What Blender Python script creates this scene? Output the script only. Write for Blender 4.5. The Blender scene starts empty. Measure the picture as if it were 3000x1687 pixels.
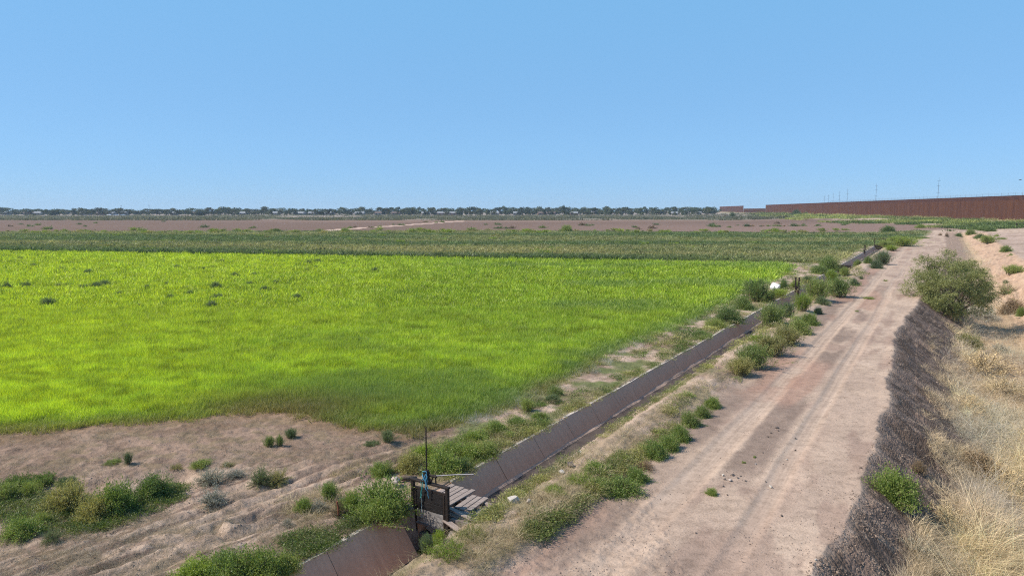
import bpy, math, random
import numpy as np
from mathutils import Vector, Matrix

# ---------------------------------------------------------------- camera, light, exposure
scene = bpy.context.scene
COL = scene.collection
CAM_H = 6.3
PITCH = 6.546
cam_d = bpy.data.cameras.new("camera"); cam = bpy.data.objects.new("camera", cam_d); COL.objects.link(cam)
cam_d.sensor_width = 36.0; cam_d.lens = 24.0; cam_d.clip_start = 0.1; cam_d.clip_end = 9000
cam.location = (0, 0, CAM_H); cam.rotation_euler = (math.radians(90 - PITCH), 0, 0)
scene.camera = cam

SUN_EL, SUN_AZ = 47.0, 265.0          # azimuth clockwise from +Y: the sun stands on the left, a little behind
world = bpy.data.worlds.new("World"); scene.world = world; world.use_nodes = True
wn = world.node_tree; wn.nodes.clear()
w_out = wn.nodes.new("ShaderNodeOutputWorld"); w_bg = wn.nodes.new("ShaderNodeBackground")
sky = wn.nodes.new("ShaderNodeTexSky"); sky.sky_type = 'NISHITA'; sky.sun_disc = False
sky.sun_elevation = math.radians(SUN_EL); sky.sun_rotation = math.radians(SUN_AZ)
sky.altitude = 1100; sky.air_density = 0.75; sky.dust_density = 0.0; sky.ozone_density = 3.0
w_bg.inputs['Strength'].default_value = 0.15
w_tc = wn.nodes.new("ShaderNodeTexCoord"); w_sx = wn.nodes.new("ShaderNodeSeparateXYZ"); wn.links.new(w_tc.outputs['Generated'], w_sx.inputs[0])
w_rp = wn.nodes.new("ShaderNodeValToRGB"); w_rp.color_ramp.interpolation = 'EASE'            # clear desert sky: even blue, a little paler at the horizon
while len(w_rp.color_ramp.elements) < 4: w_rp.color_ramp.elements.new(.5)
for _el, (_p, _c) in zip(w_rp.color_ramp.elements, ((0, (.130, .300, .530)), (.10, (.150, .335, .570)), (.32, (.145, .355, .600)), (1.0, (.070, .190, .400)))): _el.position = _p; _el.color = (*_c, 1)
wn.links.new(w_sx.outputs[2], w_rp.inputs[0])
w_sc = wn.nodes.new("ShaderNodeVectorMath"); w_sc.operation = 'SCALE'; w_sc.inputs[3].default_value = 1 / 0.15; wn.links.new(w_rp.outputs[0], w_sc.inputs[0])
w_mx = wn.nodes.new("ShaderNodeMix"); w_mx.data_type = 'RGBA'; w_mx.inputs[0].default_value = .82
wn.links.new(sky.outputs[0], w_mx.inputs[6]); wn.links.new(w_sc.outputs[0], w_mx.inputs[7])
wn.links.new(w_mx.outputs[2], w_bg.inputs[0]); wn.links.new(w_bg.outputs[0], w_out.inputs[0])
sun_d = bpy.data.lights.new("sun", 'SUN'); sun = bpy.data.objects.new("sun", sun_d); COL.objects.link(sun)
sun_d.energy = 4.5; sun_d.angle = math.radians(0.6); sun_d.color = (1.0, 0.90, 0.78)
_e, _a = math.radians(SUN_EL), math.radians(SUN_AZ)
to_sun = Vector((math.sin(_a) * math.cos(_e), math.cos(_a) * math.cos(_e), math.sin(_e)))
sun.rotation_euler = to_sun.to_track_quat('Z', 'Y').to_euler(); sun.location = (-40, 0, 60)
vs = scene.view_settings
vs.view_transform = 'Standard'; vs.look = 'None'; vs.gamma = 1.0; vs.use_curve_mapping = False; vs.exposure = 0.50
scene.cycles.pixel_filter_type = 'BLACKMAN_HARRIS'; scene.cycles.filter_width = 1.1; scene.cycles.use_denoising = False; scene.cycles.sample_clamp_indirect = 4.0
scene.cycles.max_bounces = 6; scene.cycles.transparent_max_bounces = 8; scene.cycles.volume_bounces = 0

# ---------------------------------------------------------------- mapping between the survey of the photograph and the ground
F = 2000.0; CX, CY = 1500.0, 843.5
th = math.radians(PITCH); ct, sn = math.cos(th), math.sin(th)
def G(px, py, z=0.0):
    a = (px - CX) / F; b = (CY - py) / F
    d = (a, ct + b * sn, -sn + b * ct); k = (z - CAM_H) / d[2]
    return d[0] * k, d[1] * k
AZ = math.atan((2755 - 1500) / 2000 * ct); SA, CA = math.sin(AZ), math.cos(AZ)   # bearing of ditch, road and canal
def ST(x, y): return x * SA + y * CA, x * CA - y * SA
def XY(s, t): return s * SA + t * CA, s * CA - t * SA

# ---------------------------------------------------------------- numpy noise
def _h(ix, iy, seed):
    n = (ix.astype(np.int64) * 374761393 + iy.astype(np.int64) * 668265263 + seed * 1442695041) & 0xffffffff
    n = ((n ^ (n >> 13)) * 1274126177) & 0xffffffff
    return ((n ^ (n >> 16)) & 0xffff) / 65535.0
def vn(x, y, seed=0):
    x = np.asarray(x, float); y = np.asarray(y, float)
    ix = np.floor(x); iy = np.floor(y); fx = x - ix; fy = y - iy
    fx = fx * fx * (3 - 2 * fx); fy = fy * fy * (3 - 2 * fy)
    a = _h(ix, iy, seed); b = _h(ix + 1, iy, seed); c = _h(ix, iy + 1, seed); d = _h(ix + 1, iy + 1, seed)
    return (a + (b - a) * fx) * (1 - fy) + (c + (d - c) * fx) * fy
def fbm(x, y, seed=0, oct=4):
    r = 0; am = 0.5; tot = 0
    for i in range(oct):
        r = r + am * vn(x * 2 ** i + 17.3 * i, y * 2 ** i - 9.1 * i, seed + i * 7); tot += am; am *= 0.5
    return r / tot
def ss(a, b, x):
    t = np.clip((np.asarray(x, float) - a) / (b - a), 0, 1); return t * t * (3 - 2 * t)
def mix(a, b, m): return a + (b - a) * m[..., None]

# ---------------------------------------------------------------- terrain
FX, FY = 184.0, 246.0; FDX, FDY = 0.188, 0.982                    # border fence line
def fence_q(x, y): return -(x - FX) * FDY + (y - FY) * FDX          # metres in front of the fence
LIP_L, FOOT_L, FOOT_R, LIP_R = -9.30, -8.66, -8.36, -7.72            # ditch cross-section
def crestL(s): return np.interp(s, [0, 12, 15, 18, 24, 28, 40, 50, 60, 100, 136, 165, 200], [-1.8, -1.6, -1.3, -1.25, -1.1, -1.35, -1.6, -1.0, -0.6, 0.3, 1.2, 1.2, 1.6])
def field_edge_t(s): return np.interp(s, [14.8, 17, 24, 28, 39, 51, 71, 84], [-12.3, -11.3, -11.4, -11.9, -11.5, -12.3, -12.1, -13.8])
def y_top(x): return 86.9 - 0.22 * x
def y_near(x): return np.interp(x, [-60, -14.7, -12.8, -8.9, -7.1, -5.2, -2.6, 2], [16.5, 18.7, 19.4, 20.6, 20.9, 20.0, 18.9, 18.2])
def y_mid(x): return np.interp(x, [-400, -149, 0, 58, 90], [180, 196, 207, 192, 185])
def canal_end(t): return 196 - 1.2 * (t - 5)
def poly_dist(x, y, pts):
    best = np.full(np.shape(x), 1e9)
    for (x0, y0), (x1, y1) in zip(pts[:-1], pts[1:]):
        dx, dy = x1 - x0, y1 - y0; k = np.clip(((x - x0) * dx + (y - y0) * dy) / (dx * dx + dy * dy), 0, 1)
        best = np.minimum(best, np.hypot(x - x0 - k * dx, y - y0 - k * dy))
    return best
RUTS = [[G(*p) for p in q] for q in (
    [(1330, 1262), (1180, 1305), (1000, 1352), (840, 1412), (700, 1462), (540, 1525), (330, 1600), (60, 1700)],
    [(1420, 1265), (1230, 1330), (1060, 1385), (900, 1440), (760, 1500), (620, 1552), (410, 1625), (200, 1700)],
    [(850, 1488), (800, 1496), (745, 1520), (695, 1536)],
    [(1010, 1440), (860, 1500), (720, 1560), (560, 1620), (400, 1690)])]
TRENCH = [G(*p) for p in [(-200, 1400), (0, 1412), (160, 1425), (300, 1425), (430, 1405), (520, 1396)]]
def zf(x, y, detail=True):
    x = np.asarray(x, float); y = np.asarray(y, float)
    s, t = ST(x, y)
    q = fence_q(x, y)
    z = 2.4 * ss(92, 4, q) * ss(60, 160, y)
    z = z + 0.5 * (fbm(x / 9, y / 9, 31, 3) - .5) * ss(70, 25, q) * ss(8, 30, q) * ss(150, 200, y)
    if detail:
        near = ss(120, 30, np.hypot(x, y))
        dirt = ss(field_edge_t(s) - .5, field_edge_t(s) + .5, t) + ss(y_near(x) + 1, y_near(x) - 1, y)
        dirt = np.clip(dirt, 0, 1)
        road = ss(-6.3, -5.7, t) * ss(0.2, -.3, t - crestL(s))
        z = z + near * dirt * (1 - road) * (0.10 * (fbm(x * .6, y * .6, 3, 3) - .5) + 0.075 * (fbm(x * 4, y * 4, 5, 4) - .5))
        z = z + near * road * 0.05 * (fbm(x * .7, y * .7, 9, 4) - .5)
        z = z + near * (1 - dirt) * 0.12 * (fbm(x * .4, y * .4, 12, 3) - .5)
        # wheel ruts across the headland, a dug trench and its spoil
        if np.ndim(x) > 0 or True:
            m = (y < 32) & (x < 3)
            if np.any(m):
                xs, ys = (x[m], y[m]) if np.ndim(x) else (x, y)
                r = .05 * (fbm(xs * 7, ys * 7, 78, 3) - .5)
                wob = 0.25 * (fbm(xs * 1.2, ys * 1.2, 77, 3) - .5)
                for i, R in enumerate(RUTS):
                    dd = poly_dist(xs, ys, R) + wob
                    amp = (0.05, 0.07, 0.18, 0.04)[i] * (0.5 + fbm(xs * .8, ys * .8, 80 + i, 2))
                    r = r - amp * np.exp(-(dd / .11) ** 2) + .5 * amp * np.exp(-((dd - .25) / .10) ** 2) - .4 * amp * np.exp(-((dd - .48) / .07) ** 2)
                dd = poly_dist(xs, ys, TRENCH) + wob * 1.6
                r = r - 0.38 * np.exp(-(dd / .42) ** 2) 
                if np.ndim(x): z[m] = z[m] + r
                else: z = z + r
        # berm between ditch and road
        b = ss(LIP_R + .05, -7.1, t) * ss(-5.7, -6.7, t) * ss(230, 150, s)
        z = z + b * (0.10 + 0.34 * (fbm(s * .45, t * 1.6, 41, 4) - .25))
        # wheel tracks on the road
        for tc, wd in ((-4.55, .30), (-2.95, .22)):
            d = t - (tc + 0.34 * (fbm(s * .09 + tc, s * 0, 51, 3) - .5) * 2)
            z = z - road * near * (0.03 * np.exp(-(d / wd) ** 4) - .008 * np.exp(-((np.abs(d) - wd * 1.25) / .09) ** 2))
    # dry canal
    cl = crestL(s) + (0.30 * (fbm(s * .35, t * .2, 61, 4) - .5) * 2 + .12 * (vn(s * 2.3, t * 0, 62) - .5) if detail else 0)
    d = t - cl
    a = ss(0, 1, 0) if False else None
    prof = np.interp(d, [-.35, 0, .25, 3.4, 4.2], [0, .04, -.10, -2.35, -2.5])
    gul = .45 * (fbm(s * .7 + t * .35, t * .25, 66, 3) - .5) - .95 * np.abs(fbm(s * 1.1 + t * .55, t * .22, 67, 3) - .5) * 1.6 + .15
    rb = np.interp(t, [4.9, 5.6, 8.9, 9.35], [-2.5, -2.3, -.12, 0])
    rb = rb + gul * 1.5 * ss(4.9, 6.4, t) * ss(9.6, 8.0, t) * (1 if detail else 0)
    c = np.where(t < 4.6, prof, rb)
    c = c * ss(canal_end(t) + 5, canal_end(t) - 9, s) * (1 - .62 * ss(55, 115, s))
    inside = (t > cl - .4) & (t < 9.6)
    if detail:
        slope = ss(.05, .5, d) * ss(4.4, 3.2, d)
        nr = ss(110, 25, np.hypot(x, y))
        c = c + slope * nr * (0.30 * (fbm(x * .9, y * .9, 71, 3) - .5) + .075 * (fbm(x * 4.5, y * 4.5, 73, 3) - .5))
        c = c + ss(3.2, 4.2, d) * ss(5.2, 4.6, t) * .3 * (fbm(x * .5, y * .5, 75, 3) - .5)
    z = np.where(inside, z * ss(4, 0, np.abs(0 * t)) + c, z)
    # slot that holds the concrete ditch
    slot = ss(LIP_L - .03, LIP_L + .07, t) * ss(LIP_R - .01, LIP_R - .10, t) * ss(134.5, 134, s)
    z = z - 1.5 * slot
    return z
def zg(x, y): return float(zf(np.array([x]), np.array([y]))[0])
def GP(px, py):                      # survey pixel -> point on the terrain
    z = 0.0
    for _ in range(12):
        x, y = G(px, py, z); z = 0.5 * z + 0.5 * zg(x, y)
    x, y = G(px, py, z); return x, y, zg(x, y)

# ground colours: albedo, plus shade put into the canal bank and gullies
def C(*a): return np.array(a, float)
SAND = C(.50, .405, .325); SAND2 = C(.36, .28, .225); ROADC = C(.425, .34, .275); GRAVEL = C(.225, .178, .150); TRACK = C(.48, .39, .315)
RED = C(.38, .25, .195); CLOD = C(.120, .092, .074); SOIL = C(.21, .15, .125); STRAW = C(.50, .39, .26)
FIELD = C(.26, .40, .020); MIDF = C(.14, .18, .080); MIDT = C(.25, .24, .12); PLOW = C(.225, .16, .125); FARS = C(.25, .235, .19)
DRYG = C(.24, .17, .10)
def ground_colour(x, y):
    s, t = ST(x, y); q = fence_q(x, y); sh = x.shape
    n1 = fbm(x * .35, y * .35, 101, 4); n2 = fbm(x * 1.7, y * 1.7, 103, 4); n3 = fbm(x * 7, y * 7, 105, 3)
    col = np.broadcast_to(SAND, sh + (3,)).copy()
    reg = np.zeros(sh, int)                                     # 0 ground 1 road 2 crop field 3 weedy field 4 ploughed field 5 canal
    # headland dirt
    col = mix(col, SAND2, ss(.46, .66, n2) * .7)
    col = mix(col, SOIL, ss(.54, .70, n1) * .6)
    hl = ss(-1.6, .3, y - 18.4 + 2 * (n1 - .5)) * ss(3, -2, x) * ss(-11, -13, t)
    hl2 = ss(-5.2, -3.0, y - y_near(x) + 2.2 * (n1 - .5)) * ss(3, -1, x) * ss(-11, -12.6, t)
    col = mix(col, C(.29, .215, .165), np.clip(hl2, 0, 1) * .9); col = mix(col, C(.18, .135, .10), hl2 * ss(.48, .6, n2) * .55)
    near_ = (y < 30) & (x < 4)
    if np.any(near_):
        xs, ys = x[near_], y[near_]; dr = np.minimum.reduce([poly_dist(xs, ys, R_) for R_ in RUTS[:2]]) + .2 * (fbm(xs * 2, ys * 2, 307, 3) - .5)
        st1 = fbm(dr * 9, xs * .5, 305, 3); band_ = ss(1.6, .9, dr)
        cc = col[near_]; cc = mix(cc, C(.20, .145, .115), band_ * ss(.45, .58, st1) * .85); cc = mix(cc, C(.13, .10, .085), np.exp(-(dr / .07) ** 2) * .6)
        cc = mix(cc, C(.21, .155, .125), ss(.50, .64, fbm(xs * 1.3, ys * 2.6, 309, 4)) * .45); cc = mix(cc, C(.20, .17, .10), ss(.5, .62, fbm(xs * 2.6, ys * 3.6, 311, 3)) * .5 * ss(.35, .5, fbm(xs * .4, ys * .4, 313, 2)))
        col[near_] = mix(col[near_], cc, ss(-8.9, -9.6, t[near_]))
    grn = ss(.50, .66, fbm(x * .8, y * .8, 108, 3))
    col = mix(col, C(.13, .17, .06), grn * ss(LIP_L, LIP_L - .3, t) * ss(-12.6, -11.6, t) * ss(12, 16, s) * .9)
    # berm
    bm = ss(LIP_R - .1, LIP_R + .1, t) * ss(-5.8, -6.1, t)
    col = mix(col, C(.22, .22, .11), bm * ss(.5, .65, fbm(s * .5, t * 2.2, 111, 3)) * .6)
    col = mix(col, C(.30, .25, .16), bm * ss(.4, .7, n2) * .5)
    # road
    rd = ss(-6.35, -6.1, t + .35 * (fbm(s * .8, t * 0, 121, 3) - .5)) * (t < crestL(s) + 1.0)
    rc = mix(np.broadcast_to(ROADC, sh + (3,)), SAND, ss(.4, .7, n1)); rc = mix(rc, SOIL * 1.25, ss(.50, .66, fbm(s * .35, t * 1.4, 137, 4)) * .5)
    gr1 = ss(-6.2, -5.7, t) * ss(-4.85, -5.25, t + .5 * (n2 - .5)); gr2 = ss(-4.3, -4.05, t + .3 * (n2 - .5)) * ss(-3.1, -3.45, t)
    gap = ss(.40, .52, fbm(s * .12, t * .12, 123, 3))
    rc = mix(rc, GRAVEL, np.clip(gr1 * .8 * ss(.3, .5, fbm(s * .2, t * 0 + 3, 125, 2)) + gr2 * .85 * ss(.33, .60, fbm(s * .5, t * 1.6, 124, 4)) * np.maximum(gap * ss(75, 45, s), ss(15, 17, s) * ss(26, 23, s)), 0, 1))
    rc = mix(rc, RED, ss(.52, .64, fbm(s * .11, t * .5, 127, 3)) * .6 * ss(-6.2, -5.8, t) * ss(-2.0, -3.4, t))
    det_track = np.zeros(sh)
    for tc, wd in ((-4.55, .33), (-2.95, .26)):
        d = t - (tc + 0.34 * (fbm(s * .09 + tc, s * 0, 51, 3) - .5) * 2)
        m = np.exp(-(d / wd) ** 4) * ss(11.5, 15, s)
        m = m * (1 if tc < -4 else .35 + .65 * ss(.35, .6, fbm(s * .15, t * 0, 129, 2)))
        lines = ss(.3, .7, fbm(d * 16, s * .12, 7, 3))
        rc = mix(rc, TRACK, m * (.75 + .25 * lines)); rc = mix(rc, GRAVEL, m * (1 - lines) * .36); det_track = np.maximum(det_track, m)
    rc = mix(rc, GRAVEL * .8, ss(.68, .76, n3) * .35 * (1 - det_track))
    rc = mix(rc, GRAVEL * .62, ss(.35, .6, fbm(s * 1.2, t * 3.2, 131, 4)) * .9 * np.exp(-((t + 6.12 + .25 * (fbm(s * .9, t * 0, 133, 2) - .5)) / .17) ** 2) * ss(17.5, 15.5, s))
    rc = mix(rc, RED * .92, ss(.35, .6, fbm(s * .5, t * .8, 135, 3)) * .7 * ss(-6.1, -5.8, t) * ss(-3.2, -4.2, t) * np.exp(-((s - 26.5) / 3.2) ** 2))
    col = mix(col, rc, rd); reg[(rd > .5)] = 1
    # dry canal
    cl = crestL(s) + 0.30 * (fbm(s * .35, t * .2, 61, 4) - .5) * 2 + .12 * (vn(s * 2.3, t * 0, 62) - .5)
    d = t - cl; act = (s < canal_end(t) + 5)
    bank = ss(-.10, .24, d + .3 * (n3 - .5)) * act
    bc = mix(np.broadcast_to(CLOD, sh + (3,)), C(.20, .155, .13), ss(.38, .62, n2))  # dark earth, its colour also carrying the shade of the slope
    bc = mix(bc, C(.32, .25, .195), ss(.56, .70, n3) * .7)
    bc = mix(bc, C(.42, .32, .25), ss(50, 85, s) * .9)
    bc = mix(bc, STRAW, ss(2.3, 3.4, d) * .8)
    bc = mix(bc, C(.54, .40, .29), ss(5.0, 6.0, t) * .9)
    bc = mix(bc, C(.38, .27, .20), ss(5.0, 6.0, t) * ss(.5, .68, fbm(s * 1.1 + t * .55, t * .22, 67, 3)) * .7)  # follows the gully noise: groove shade painted into the colour
    pale = mix(np.broadcast_to(C(.46, .37, .31), sh + (3,)), SAND2, ss(.4, .7, n1))
    bc = mix(bc, pale, ss(9.1, 9.7, t))
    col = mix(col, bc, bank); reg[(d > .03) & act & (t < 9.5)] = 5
    # lime crop field
    jag = 1.6 * (fbm(x * .6, y * .6, 141, 4) - .5)
    edge = np.minimum(np.minimum(y_top(x) - y, (field_edge_t(s) - t) + jag * .5), (y - y_near(x)) + jag)
    edge = np.where(s < 14, np.minimum(edge, (-12.3 - t) * 2 + jag), edge)
    fm = ss(-.2, .5, edge)
    fc = mix(np.broadcast_to(FIELD, sh + (3,)), C(.06, .115, .02), ss(.45, .7, fbm(x * .12, y * .3, 143, 3)))
    fc = mix(fc, DRYG, ss(2.0, .1, edge + 2 * (n1 - .5)) * .8 * ss(40, 28, y))
    col = mix(col, DRYG, ss(-1.6, 0, edge + 1.5 * (n2 - .5)) * .6 * ss(40, 28, y) * ss(-11.5, -13, t))
    col = mix(col, fc, fm); reg[fm > .5] = 2
    # weedy field behind
    mm = ss(-.3, .6, y - y_top(x)) * ss(1.5, -1.5, y - y_mid(x)) * ss(-9.8, -11.2, t + 1.5 * (n1 - .5) - 9 * ss(120, 200, s))
    band = fbm(x * .015, y * .07, 151, 4)
    mc = mix(np.broadcast_to(MIDF, sh + (3,)), MIDT, ss(.46, .64, band) * .75)
    mc = mix(mc, MIDT, ss(6, 14, y - y_top(x)) * ss(30, 18, y - y_top(x)) * ss(.35, .6, fbm(x * .02, y * .1, 153, 3)) * .9)
    mc = mix(mc, C(.34, .26, .21), ss(3.2, .4, y - y_top(x)) * ss(14, 22, x))
    col = mix(col, mc, mm); reg[mm > .5] = 3
    # ploughed field
    pm = ss(-1.5, 2, y - y_mid(x)) * ss(30, 48, q + 16 * (n1 - .5))
    pc = mix(np.broadcast_to(PLOW, sh + (3,)), PLOW * .78, ss(.4, .65, fbm(x * .004, y * .03, 161, 3)))
    pc = mix(pc, C(.27, .195, .165), ss(-60, 100, x) * ss(330, 230, y) * .6)
    pc = mix(pc, C(.10, .09, .07), np.exp(-((y - 372 + .02 * x) / 5) ** 2) * ss(-40, -160, x) * .6)
    far = ss(395, 450, y + 25 * (fbm(x * .01, y * .01, 163, 3) - .5) + .12 * x)
    pc = mix(pc, FARS, far); pc = mix(pc, C(.13, .14, .09), far * ss(.48, .62, fbm(x * .02, y * .02, 165, 4)) * .8)
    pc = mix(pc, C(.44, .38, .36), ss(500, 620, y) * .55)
    strip = ss(6, 0, np.abs(y - (452 + .06 * (x + 330)))) * ss(-140, -175, x)
    pc = mix(pc, C(.62, .55, .53), strip)
    LINE = [G(925, 679), G(1010, 671.5), G(1180, 660), G(1360, 647.5)]
    pl = ss(3.2, 1.8, poly_dist(x, y, LINE))
    pc = mix(pc, C(.60, .47, .40), pl)
    col = mix(col, pc, pm); reg[(pm > .5)] = 4
    # strip in front of the border fence
    gm = ss(62, 40, q + 14 * (fbm(x * .06, y * .06, 171, 3) - .5)) * ss(165, 215, y) * (1 - pm)
    gc = mix(np.broadcast_to(C(.15, .19, .07), sh + (3,)), C(.46, .37, .30), ss(.46, .56, fbm(x * .07, y * .05, 173, 4)))
    gc = mix(gc, C(.40, .33, .18), ss(22, 8, q) * .8)
    col = mix(col, gc, gm)
    col = col * (0.90 + .20 * n3)[..., None]
    rough = np.clip(1 - det_track, 0, 1) * (1 - .5 * rd)
    clod = bank * ss(4.5, 3.2, d)
    col = col * np.array([.90, .84, .80])
    return np.clip(col, 0, 1), reg, rough, clod

# ---------------------------------------------------------------- materials
def new_mat(name):
    m = bpy.data.materials.new(name); m.use_nodes = True; nt = m.node_tree; nt.nodes.clear()
    o = nt.nodes.new("ShaderNodeOutputMaterial"); return m, nt, o
def N(nt, t, **kw):
    n = nt.nodes.new(t)
    for k, v in kw.items():
        if k.startswith('i_'): n.inputs[k[2:].replace('_', ' ')].default_value = v
        else: setattr(n, k, v)
    return n
def ramp(nt, fac, stops):
    r = nt.nodes.new("ShaderNodeValToRGB"); cr = r.color_ramp
    while len(cr.elements) < len(stops): cr.elements.new(.5)
    for e, (p, c) in zip(cr.elements, stops): e.position = p; e.color = tuple(c) + (1,) if len(c) == 3 else c
    nt.links.new(fac, r.inputs[0]); return r.outputs[0]
def mixc(nt, a, b, f, mode='MIX'):
    m = nt.nodes.new("ShaderNodeMix"); m.data_type = 'RGBA'; m.blend_type = mode
    for s, v in ((m.inputs[0], f), (m.inputs[6], a), (m.inputs[7], b)):
        if hasattr(v, 'is_output'): nt.links.new(v, s)
        elif isinstance(v, (int, float)): s.default_value = v
        else: s.default_value = tuple(v) + (1,) if len(v) == 3 else v
    return m.outputs[2]
def noise(nt, vec, scale, detail=5, rough=.6):
    n = N(nt, "ShaderNodeTexNoise"); n.inputs['Scale'].default_value = scale; n.inputs['Detail'].default_value = detail; n.inputs['Roughness'].default_value = rough
    if vec is not None: nt.links.new(vec, n.inputs['Vector'])
    return n.outputs[0]
def simple(name, col, rough=.8, nscale=6., amount=.25, bump=.2, metallic=0., col2=None, bscale=None, stretch=None):
    m, nt, o = new_mat(name)
    tc = N(nt, "ShaderNodeTexCoord"); vec = tc.outputs['Object']
    if stretch:
        mp = N(nt, "ShaderNodeMapping"); mp.inputs['Scale'].default_value = stretch; nt.links.new(vec, mp.inputs[0]); vec = mp.outputs[0]
    p = N(nt, "ShaderNodeBsdfPrincipled"); p.inputs['Roughness'].default_value = rough; p.inputs['Metallic'].default_value = metallic; p.inputs['Specular IOR Level'].default_value = .15 if rough > .6 else .5
    c2 = col2 if col2 else tuple(c * (1 - amount) for c in col)
    n1 = noise(nt, vec, nscale); n2 = noise(nt, vec, nscale * 7)
    f = mixc(nt, n1, n2, .4); 
    nt.links.new(ramp(nt, f, [(.36, c2), (.62, col)]), p.inputs['Base Color'])
    if bump:
        b = N(nt, "ShaderNodeBump"); b.inputs['Strength'].default_value = bump; b.inputs['Distance'].default_value = .02
        nt.links.new(noise(nt, vec, bscale or nscale * 5), b.inputs['Height']); nt.links.new(b.outputs[0], p.inputs['Normal'])
    nt.links.new(p.outputs[0], o.inputs[0]); return m

def ground_mat():
    m, nt, o = new_mat("soil_and_fields")
    geo = N(nt, "ShaderNodeNewGeometry"); P = geo.outputs['Position']
    ca = N(nt, "ShaderNodeAttribute", attribute_name="Col"); ra = N(nt, "ShaderNodeAttribute", attribute_name="det")
    p = N(nt, "ShaderNodeBsdfPrincipled"); p.inputs['Roughness'].default_value = .95; p.inputs['Specular IOR Level'].default_value = .12
    na = noise(nt, P, 3.0, 6, .7); nb = noise(nt, P, 22.0, 5, .75); nc = noise(nt, P, .35, 5, .6)
    sep = N(nt, "ShaderNodeSeparateColor"); nt.links.new(ra.outputs['Color'], sep.inputs[0])
    c = mixc(nt, ca.outputs['Color'], ramp(nt, na, [(.3, (.72, .71, .70)), (.5, (1, 1, 1)), (.72, (1.12, 1.12, 1.12))]), 1.0, 'MULTIPLY')
    c = mixc(nt, c, ramp(nt, nb, [(.30, (.55, .54, .53)), (.46, (1, 1, 1)), (.7, (1.15, 1.15, 1.15))]), .85, 'MULTIPLY')
    c = mixc(nt, c, ramp(nt, nc, [(.3, (.88, .87, .86)), (.7, (1.08, 1.08, 1.08))]), 1.0, 'MULTIPLY')
    # small stones: sparse dark and light specks
    vor = N(nt, "ShaderNodeTexVoronoi"); vor.inputs['Scale'].default_value = 9.0; nt.links.new(P, vor.inputs['Vector'])
    sp = ramp(nt, vor.outputs['Distance'], [(.10, (.6, .58, .56)), (.17, (1, 1, 1))])
    c = mixc(nt, c, sp, .6, 'MULTIPLY')
    nt.links.new(c, p.inputs['Base Color'])
    add = N(nt, "ShaderNodeMath", operation='MULTIPLY_ADD'); nt.links.new(na, add.inputs[0]); add.inputs[1].default_value = 2.2; nt.links.new(nb, add.inputs[2])
    mul = N(nt, "ShaderNodeMath", operation='MULTIPLY'); nt.links.new(add.outputs[0], mul.inputs[0]); nt.links.new(sep.outputs[0], mul.inputs[1])
    b = N(nt, "ShaderNodeBump"); b.inputs['Strength'].default_value = .7; b.inputs['Distance'].default_value = .045
    nt.links.new(mul.outputs[0], b.inputs['Height'])
    # clods on the canal bank
    v2 = N(nt, "ShaderNodeTexVoronoi"); v2.inputs['Scale'].default_value = 17.0; nt.links.new(P, v2.inputs['Vector'])
    mul2 = N(nt, "ShaderNodeMath", operation='MULTIPLY'); nt.links.new(v2.outputs['Distance'], mul2.inputs[0]); nt.links.new(sep.outputs[1], mul2.inputs[1])
    b2 = N(nt, "ShaderNodeBump", invert=True); b2.inputs['Strength'].default_value = .8; b2.inputs['Distance'].default_value = .045
    nt.links.new(mul2.outputs[0], b2.inputs['Height']); nt.links.new(b.outputs[0], b2.inputs['Normal'])
    nt.links.new(b2.outputs[0], p.inputs['Normal']); nt.links.new(p.outputs[0], o.inputs[0]); return m
M_GROUND = ground_mat()

def foliage_mat(name, c1, c2, trans=.42, attr='GEOMETRY', spec=.25, dry=False):
    """leaves: colour between c1 and c2 by each leaf's own value; blades scattered by nodes also take a tint from their point"""
    m, nt, o = new_mat(name)
    lv = N(nt, "ShaderNodeAttribute", attribute_name="lc")
    col = ramp(nt, lv.outputs['Fac'], [(0, c1), (.84, c2), (.90, (.40, .33, .17))] if dry else [(0, c1), (1, c2)])
    if attr == 'INSTANCER':
        ti = N(nt, "ShaderNodeAttribute", attribute_name="tint", attribute_type='INSTANCER')
        col = mixc(nt, col, ti.outputs['Color'], 1.0, 'MULTIPLY')
    else:
        oi = N(nt, "ShaderNodeObjectInfo")
        col = mixc(nt, col, ramp(nt, oi.outputs['Random'], [(0, (.82, .84, .85)), (1, (1.16, 1.1, .95))]), 1.0, 'MULTIPLY')
    d = N(nt, "ShaderNodeBsdfDiffuse"); t = N(nt, "ShaderNodeBsdfTranslucent"); g = N(nt, "ShaderNodeBsdfGlossy"); g.inputs['Roughness'].default_value = .5
    nt.links.new(col, d.inputs[0]); nt.links.new(mixc(nt, col, (1.1, 1.15, .7), 1.0, 'MULTIPLY'), t.inputs[0])
    mx = N(nt, "ShaderNodeMixShader"); mx.inputs[0].default_value = trans
    nt.links.new(d.outputs[0], mx.inputs[1]); nt.links.new(t.outputs[0], mx.inputs[2])
    mx2 = N(nt, "ShaderNodeMixShader"); mx2.inputs[0].default_value = .04 * spec * 4
    g.inputs[0].default_value = (.6, .6, .6, 1)
    nt.links.new(mx.outputs[0], mx2.inputs[1]); nt.links.new(g.outputs[0], mx2.inputs[2]); nt.links.new(mx2.outputs[0], o.inputs[0])
    return m
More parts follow.
